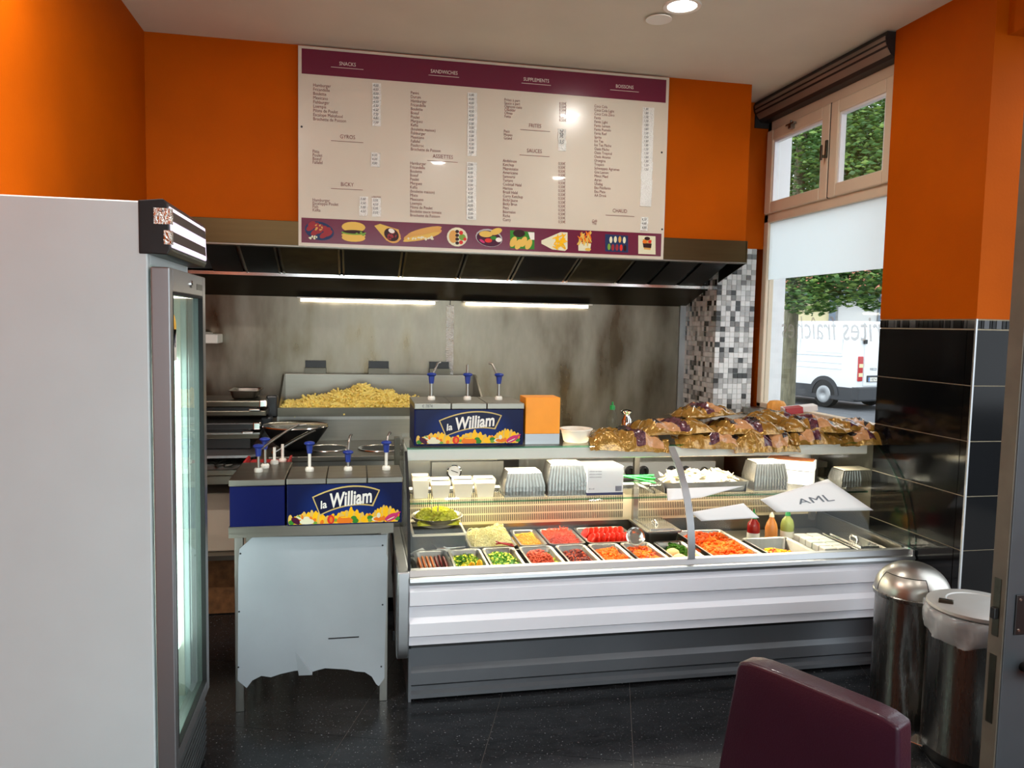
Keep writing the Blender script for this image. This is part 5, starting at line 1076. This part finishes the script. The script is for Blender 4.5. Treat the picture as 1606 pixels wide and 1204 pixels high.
# push flap: outline groove on the dome, facing left/front
fg = []; fdir = math.atan2(-.55, -.83)
def dpt(az, el, r=1.004): return (c_[0]+.146*r*math.cos(el)*math.cos(az), c_[1]+.146*r*math.cos(el)*math.sin(az), .540+.122*r*math.sin(el))
path = [dpt(fdir-.75, .04+.05*k) for k in range(14)] + [dpt(fdir-.75+.115*k, .70) for k in range(1, 14)] + [dpt(fdir+.75, .70-.05*k) for k in range(1, 14)]
obj('flap_edge', G().tube(path, .0016, 6), 'black_plastic', dm, smooth=60)
fp = G(); q = [[dpt(fdir-.73+1.46*i/10, .07+.60*j/6, 1.006) for i in range(11)] for j in range(7)]; fp.add(sum(q, []), [(j*11+i, j*11+i+1, (j+1)*11+i+1, (j+1)*11+i) for j in range(6) for i in range(10)])
fo = obj('push_flap', fp, 'dome_steel', dm, smooth=60)
pbn = thing('pedal_bin', 'round steel pedal bin lined with a clear plastic bag', 'bin', (2.31, 2.455, 0)); c2 = Vector((2.315, 2.455, 0)); r2 = .168
obj('bin_body', G().lathe([(r2-.012, .012), (r2-.006, .045), (r2, .05), (r2, .565), (r2-.006, .57)], c2, 48), 'bin_steel', pbn, smooth=40)
obj('base_ring', G().lathe([(r2-.02, 0), (r2-.008, .002), (r2-.002, .02), (r2-.004, .048)], c2, 40), 'black_plastic', pbn, smooth=40)
ld = obj('lid', G().lathe([(r2+.004, .585), (r2+.008, .590), (r2+.006, .600), (r2-.012, .607), (.11, .610), (.105, .607), (.0, .612)], c2, 48), 'lid_steel', pbn, smooth=30)
tv = Vector((-c2.x, -c2.y, 0)).normalized(); sd_ = Vector((tv.y, -tv.x, 0)); hp = c2 + sd_*(r2*.62) + tv*(r2*.45)
M = Matrix((( sd_.x, tv.x, 0), (sd_.y, tv.y, 0), (0, 0, 1)))
obj('lid_grip', G().obox((hp.x, hp.y, .613), .05, .022, .016, M), 'steel_dark', ld, bevel=.003)
# clear liner bag folded over the rim
vs = []; n = 60
for i, (dr, z) in enumerate(((.0, .582), (.012, .578), (.018, .555), (.014, .52), (.010, .495), (.006, .487))):
    for k in range(n):
        a = 2*PI*k/n; w = 1 if i else 0; r = r2+dr+w*(.006*math.sin(9*a+i*.9)+.004*math.sin(17*a+1.3*i)); vs.append((c2.x+r*math.cos(a), c2.y+r*math.sin(a), z+w*(.012*math.sin(3*a+.6)+.005*math.sin(8*a))*(i/5)))
obj('liner_bag', G().add(vs, [(i*n+k, i*n+(k+1) % n, (i+1)*n+(k+1) % n, (i+1)*n+k) for i in range(5) for k in range(n)]), 'thin_bag', pbn, smooth=60)
bp = []
for k in range(6):
    a = math.atan2(tv.y, tv.x)+.18+.07*k
    bp.append((c2.x+(r2+.026)*math.cos(a), c2.y+(r2+.026)*math.sin(a), .562-.004*k)); bp.append((c2.x+(r2+.024)*math.cos(a+.05), c2.y+(r2+.024)*math.sin(a+.05), .53-.006*(k % 3)))
mk('bag_blue', (70, 130, 200), .35)
tag(obj('blue_wrapper', G().add(bp, [(2*i, 2*i+2, 2*i+3, 2*i+1) for i in range(5)]), 'bag_blue', pbn), 'blue and white wrapper showing through the bag')
pp = c2 + tv*(r2+.02) + sd_*.13
pp = at(1440, 1163, Z=.035)
M3 = RZ(math.atan2(-.5, -.86))
obj('pedal', G().obox((pp.x+.01, pp.y+.01, .035), .075, .055, .006, M3), 'steel_bright', pbn, bevel=.002)
obj('pedal_arm', G().tube([(pp.x+.02, pp.y+.02, .03), (c2.x-.05, c2.y, .02)], .006), 'steel_dark', pbn)
# ------------------------------------------------------------------ plum chair in the foreground
A = at(1158, 1030, Z=.88); B = at(1410, 1132, Z=.88); dv = (B-A).normalized(); nv_ = Vector((-dv.y, dv.x, 0))
if nv_.x < 0: nv_ = -nv_
Wd = (B-A).length
ch = thing('dining_chair', 'plum leather dining chair seen from behind in the foreground', 'chair', (A+B)/2*1-Vector((0, 0, .88)))
ch.matrix_basis = Matrix.Translation(((A.x+B.x)/2, (A.y+B.y)/2, 0))
def cp(u, w, z): p = A + dv*(u*Wd) + nv_*w; return (p.x, p.y, z)
vs = []; K = 13; zz = [.42, .50, .60, .70, .80, .85, .872, .88]
for s, w0 in ((0, 0), (1, .055)):
    for z in zz:
        for i in range(K):
            u = i/(K-1); e = (1-abs(2*u-1)**6); lean = -(.88-z)*-.10; flare = (.88-z)*.10
            uu = -(.88-z)*.62*(1-u) + u*(1+.02*flare)
            vs.append(cp(uu, w0*(1 if s else 1)+(.88-z)*.12+(.007*e*(-1 if s == 0 else 1))*min(1, (.885-z)*30), z - (.012*abs(2*u-1)**8 if z > .86 else 0)))
R = len(zz); fs = []
for s in (0, 1):
    o_ = s*R*K
    for j in range(R-1):
        for i in range(K-1): fs.append((o_+j*K+i, o_+j*K+i+1, o_+(j+1)*K+i+1, o_+(j+1)*K+i))
for j in range(R-1):
    for i in (0, K-1): fs.append((j*K+i, (j+1)*K+i, R*K+(j+1)*K+i, R*K+j*K+i))
for i in range(K-1):
    for j in (0, R-1): fs.append((j*K+i, j*K+i+1, R*K+j*K+i+1, R*K+j*K+i))
obj('backrest', G().add(vs, fs), 'plum_leather', ch, smooth=80, bevel=.012, seg=3)
obj('seat', G().add([cp(u, w, z) for z in (.40, .47) for u, w in ((.02, .06), (.98, .06), (.98, .46), (.02, .46))], [(0, 1, 2, 3), (4, 5, 6, 7), (0, 1, 5, 4), (1, 2, 6, 5), (2, 3, 7, 6), (3, 0, 4, 7)]), 'plum_leather', ch, bevel=.015, seg=3)
for u, w in ((.06, .08), (.94, .08), (.06, .43), (.94, .43)): obj('leg', G().add([cp(u+a, w+b, z) for z, k in ((0, .035), (.41, .05)) for a, b in ((-k, -k*.4), (k, -k*.4), (k, k*.4), (-k, k*.4))], [(0, 1, 2, 3), (4, 5, 6, 7), (0, 1, 5, 4), (1, 2, 6, 5), (2, 3, 7, 6), (3, 0, 4, 7)]), 'dark_wood', ch)
# ------------------------------------------------------------------ open street door at the right
dO = thing('door_1', 'dark grey metal street door standing open at the right edge', None, (2.1, 1.65, 0), kind='structure')
DX, DY = 1.612, 1.625
lf = obj('leaf', G().box(DX+.004, DX+.14, DY, DY+.05, .03, 2.2).box(DX+.86, DX+1.0, DY, DY+.05, .03, 2.2).box(DX+.14, DX+.86, DY, DY+.05, .03, .95).box(DX+.14, DX+.86, DY, DY+.05, 2.05, 2.2), 'door_grey', dO, bevel=.002)
obj('door_glass', G().box(DX+.14, DX+.86, DY+.022, DY+.028, .95, 2.05), 'glass', dO)
obj('lock_edge', G().box(DX, DX+.004, DY+.003, DY+.047, .03, 2.2), 'door_edge', dO)
for z0, z1 in ((.85, 1.0), (.62, .80)): obj('strike_plate', G().box(DX-.002, DX, DY+.016, DY+.036, z0, z1), 'steel_dark', dO)
obj('latch_bolt', G().box(DX-.014, DX, DY+.018, DY+.034, .895, .925), 'black_plastic', dO, bevel=.003)
pl_ = obj('lock_plate', G().box(DX+.028, DX+.09, DY-.004, DY, .86, .965), 'black_plastic', dO, bevel=.002)
for z in (.873, .952): obj('screw', G().lathe([(.004, 0), (.003, .002), (0, .002)], (DX+.04, DY-.004, z), 10, M=Matrix.Rotation(rad(90), 3, 'X')), 'steel', pl_)
obj('knob', G().lathe([(.012, 0), (.012, .02), (.026, .03), (.028, .042), (.02, .052), (0, .054)], (DX+.065, DY, .775), 20, M=Matrix.Rotation(rad(90), 3, 'X')), 'black_plastic', dO, smooth=40)
# ------------------------------------------------------------------ cable bundle between stand and counter
cb = thing('power_cable', 'black power cable hanging between the stand and the counter', 'cable', (.17, 3.5, .3))
obj('cable', G().tube([(.168, 3.42, .76), (.172, 3.45, .68), (.182, 3.46, .6), (.176, 3.45, .5), (.186, 3.46, .42), (.19, 3.5, .3), (.185, 3.52, .2)], .006, 8), 'black_rubber', cb, smooth=60)
obj('plug', G().box(.176, .20, 3.50, 3.53, .16, .21), 'black_plastic', cb, bevel=.004)
# ------------------------------------------------------------------ street outside
def gbox(name, a, m, label): o = struct(name, G().box(*a), m, label=label); return o
struct('ground_pavement', G().box(2.98, 6.2, -8, 30, -.4, -.15), 'paving', label='grey pavement outside the window')
struct('ground_road', G().box(6.2, 40, -12, 48, -.5, -.3), 'asphalt', label='asphalt street outside')
struct('ground_rear', G().box(-12, 2.98, -12, YR-.12, -.4, -.1), 'paving', label='pavement in front of the shop')
# parked van
R0 = at(1340, 645, Z=-.3); VD = rad(14)
van = thing('parked_van', 'white parked delivery van with grey bumper and red tail lamp', 'van', (R0.x, R0.y, -.3), VD)
VL, VW, VH = 5.2, 1.75, 2.16    # local: x across (0 = shop side), y = forward
def vp(name, g, m, **k): return obj(name, g, m, van, local=True, **k)
vp('body', G().prism([(0, .42), (0, 1.1), (.05, 1.75), (.10, 2.08), (.20, VH), (VW-.2, VH), (VW-.1, 2.08), (VW-.05, 1.75), (VW, 1.1), (VW, .42)], 'Y', 0, VL-1.1), 'van_white', bevel=.03)
vp('cab', G().prism([(VL-1.12, .42), (VL-1.12, VH), (VL-.75, VH-.15), (VL-.25, 1.35), (VL+.15, 1.1), (VL+.2, .42)], 'X', .06, VW-.06), 'van_white', bevel=.03)
vp('sill', G().box(-.012, VW+.012, .02, VL, .22, .56), 'van_grey', bevel=.02)
vp('rear_bumper', G().box(-.02, VW+.02, -.10, .12, .25, .58), 'van_grey', bevel=.03)
for z in (.98, 1.12, 1.30): vp('side_rail', G().box(-.014, .01, .45, VL-1.3, z, z+.022), 'van_white', bevel=.006)
for y in (.95, 2.3):
    vp('side_panel', G().box(-.006, .03, y-.48, y+.68, 1.36, 1.74).xf(Matrix.Translation((.012, 0, 0))), 'van_white', bevel=.02)
for y in (.95, VL-1.0):
    for x, s in ((.0, 1), (VW, -1)):
        w = vp('wheel', G().lathe([(.02, -.11), (.24, -.11), (.32, -.09), (.335, 0), (.32, .09), (.24, .11)], (x+s*.10, y, .335), 28, M=Matrix.Rotation(rad(90), 3, 'Y')), 'black_rubber', smooth=40)
        h = obj('hubcap', G().lathe([(.225, 0), (.21, -.02), (.10, -.035), (.06, -.015), (0, -.02)], (x-s*.012, y, .335), 24, M=Matrix.Rotation(rad(90)*s, 3, 'Y')), 'alu', w, local=True, smooth=40)
    vp('wheel_arch', G().prism([(y+.46*math.cos(t), .335+.46*math.sin(t)) for t in [PI*k/14 for k in range(15)]]+[(y+.36*math.cos(t), .335+.36*math.sin(t)) for t in [PI-PI*k/14 for k in range(15)]], 'X', -.03, .02), 'van_grey')
    vp('wheel_well', G().prism([(y+.36*math.cos(t), .335+.36*math.sin(t)) for t in [PI*k/14 for k in range(15)]], 'X', -.016, .3), 'black_plastic')
for x in (.03, VW-.20): vp('tail_lamp', G().box(x, x+.16, -.03, .06, .72, 1.32), 'lamp_red', bevel=.02)
for z in (.83, 1.05): vp('lamp_lens', G().box(.045, .175, -.034, -.028, z, z+.09), 'house_cream')
vp('rear_door', G().box(.22, VW/2-.006, -.025, .01, .6, 2.0).box(VW/2+.006, VW-.22, -.025, .01, .6, 2.0), 'van_white', bevel=.02)
vp('door_gap', G().box(VW/2-.006, VW/2+.006, -.02, .0, .6, 2.0), 'van_grey')
vp('door_hinge', G().box(.16, .26, -.06, -.02, 1.62, 1.72), 'black_plastic', bevel=.01)
vp('plate_frame', G().box(.32, .95, -.045, -.02, .70, .86), 'van_grey', bevel=.01)
pl = vp('number_plate', G().box(.36, .84, -.052, -.044, .715, .815), 'label_white')
g = G(); text_on(g, '1·RJT·4', .42, .735, .085, -.0535, .8); obj('plate_letters', g, 'ink_black', pl, local=True)
obj('plate_band', G().box(.36, .40, -.0535, -.052, .715, .815), 'bag_blue', pl, local=True)
g = G(); text_on(g, 'IVECO', .42, .98, .085, -.027, .95, bold=.01); vp('badge_letters', g, 'van_grey')
# trees on the pavement
def leaves(g, c, r, n, s, R5):
    for _ in range(n):
        d = Vector((R5.gauss(0, 1), R5.gauss(0, 1), R5.gauss(0, 1))).normalized(); q = R5.uniform(.72, 1.02)
        p = Vector(c)+Vector((d.x*r[0], d.y*r[1], d.z*r[2]))*q; M = Matrix.Rotation(R5.uniform(0, 6.28), 3, 'Z') @ Matrix.Rotation(R5.uniform(-1.2, 1.2), 3, 'X'); a = s*R5.uniform(.6, 1.3)
        g.add([p+M @ Vector(v) for v in ((-a, 0, 0), (0, .55*a, .15*a), (a, 0, 0), (0, -.55*a, .15*a))], [(0, 1, 2, 3)], R5.choice((0, 0, 1)))
R5 = random.Random(5)
T0 = at(1237, 560, Y=7.4)
tr = thing('street_tree', 'leafy street tree with slim mottled trunk outside the window', 'tree', (T0.x, 7.4, -.15))
obj('trunk', G().tube([(T0.x, 7.4, -.15), (T0.x+.01, 7.4, .8), (T0.x+.02, 7.42, 1.8), (T0.x+.05, 7.45, 2.8), (T0.x+.1, 7.5, 3.8)], [.085, .075, .07, .065, .05], 12), 'bark', tr, smooth=60)
for dx, dy, z0, z1 in ((.5, -.6, 1.95, 2.3), (.9, .2, 2.2, 2.9), (-.4, .8, 2.3, 3.2), (.6, 1.0, 2.4, 3.4)): obj('branch', G().tube([(T0.x+.02, 7.42, z0), (T0.x+dx*.5, 7.42+dy*.5, (z0+z1)/2+.1), (T0.x+dx, 7.42+dy, z1)], [.03, .022, .012], 8), 'bark', tr, smooth=60)
def crown(parent, blobs, s):
    g = G()
    for c, r, n in blobs: leaves(g, c, r, n, s, R5)
    return tag(obj('foliage', g, ['leaf', 'leaf_light'], parent), 'dense green leaves', kind='stuff')
def atR(x, y, rg):
    d = CR*((x-803)/FPX) + CU*(-(y-602)/FPX) + CF; return CAMP + d*(rg/math.hypot(d.x, d.y))
bl = []
for x, y, rg, r, n in ((1275, 455, 8.6, .42, 420), (1330, 440, 8.3, .42, 420), (1250, 450, 8.4, .3, 250), (1375, 425, 8.2, .4, 380), (1300, 425, 8.6, .5, 420), (1262, 470, 8.2, .22, 150), (1345, 446, 8.5, .3, 200), (1365, 478, 8.6, .10, 50)): bl.append((atR(x, y, rg), (r, r, r*.62), n*2))
for x, y, rg in ((1255, 240, 8.6), (1290, 250, 9.0), (1335, 220, 8.4), (1380, 210, 8.6), (1300, 190, 9), (1360, 260, 8.9), (1390, 260, 8.3), (1260, 300, 8.8), (1330, 280, 9.1), (1400, 170, 8.6), (1240, 200, 9.2)): bl.append((atR(x, y, rg), (.62, .62, .5), 1100))
crown(tr, bl, .034)
tp = atR(1190, 600, 11.8); t2 = thing('street_tree', 'dark evergreen tree behind the slim trunked one', 'tree', (tp.x, tp.y, -.3)); obj('trunk', G().tube([(tp.x, tp.y, -.3), (tp.x, tp.y, 3.6)], .12, 10), 'bark', t2)
crown(t2, [(atR(x, y, 11.5), (1.2, 1.2, 1.0), 2000) for x, y in ((1270, 200), (1340, 230), (1400, 180), (1250, 290), (1390, 270), (1320, 150))], .055)
# houses across the street
hs = thing('row_house', 'low white panelled building with peach upper wall across the street', 'building', (19, 27, -.3), rad(-58))
B0 = atR(1225, 600, 30); B1 = atR(1420, 600, 30); dx = (B1-B0); dx.z = 0; Lh = dx.length; an = math.atan2(dx.y, dx.x)
hs.matrix_basis = Matrix.Translation((B0.x, B0.y, -.3)) @ Matrix.Rotation(an, 4, 'Z')
def hp_(name, a, m): return obj(name, G().box(*a), m, hs, local=True)
hp_('wall', (-3, Lh+6, .2, 6, 0, 3.1), 'house_white'); hp_('upper_wall', (-3, Lh+6, .3, 6, 3.35, 6.5), 'house_peach'); hp_('roof_slab', (-3, Lh+6, -.4, 6, 3.1, 3.35), 'house_grey')
hp_('cream_wall', (.0, 1.5, .1, .3, 0, 3.1), 'house_cream'); hp_('side_wall', (-3, -.1, .05, .3, 0, 2.6), 'house_peach')
for x in (1.5, 3.1, 4.55, 6.4): hp_('post', (x, x+.22, 0, .25, 0, 3.1), 'house_grey')
for x in (1.8, 3.4): hp_('white_panel', (x, x+1.25, .12, .22, .2, 2.9), 'house_white')
hp_('shop_window', (4.85, 6.3, .12, .25, .6, 2.9), 'house_glass')
h2 = thing('brick_house', 'plain pale house filling the street end', 'building', (9, 36, -.3)); 
for nm, a, m in (('wall', (2, 12, 36, 40, -.3, 7), 'house_cream'), ('roof', (1.6, 12.4, 35.6, 40.4, 7, 7.4), 'house_peach')): obj(nm, G().box(*a), m, h2)
for x in (3, 5.5, 8, 10.5):
    for z in (1, 4): f_ = obj('window', G().box(x, x+1, 35.95, 36.05, z, z+1.6), 'pvc_white', h2); obj('pane', G().box(x+.1, x+.9, 35.93, 35.96, z+.1, z+1.5), 'house_glass', f_)
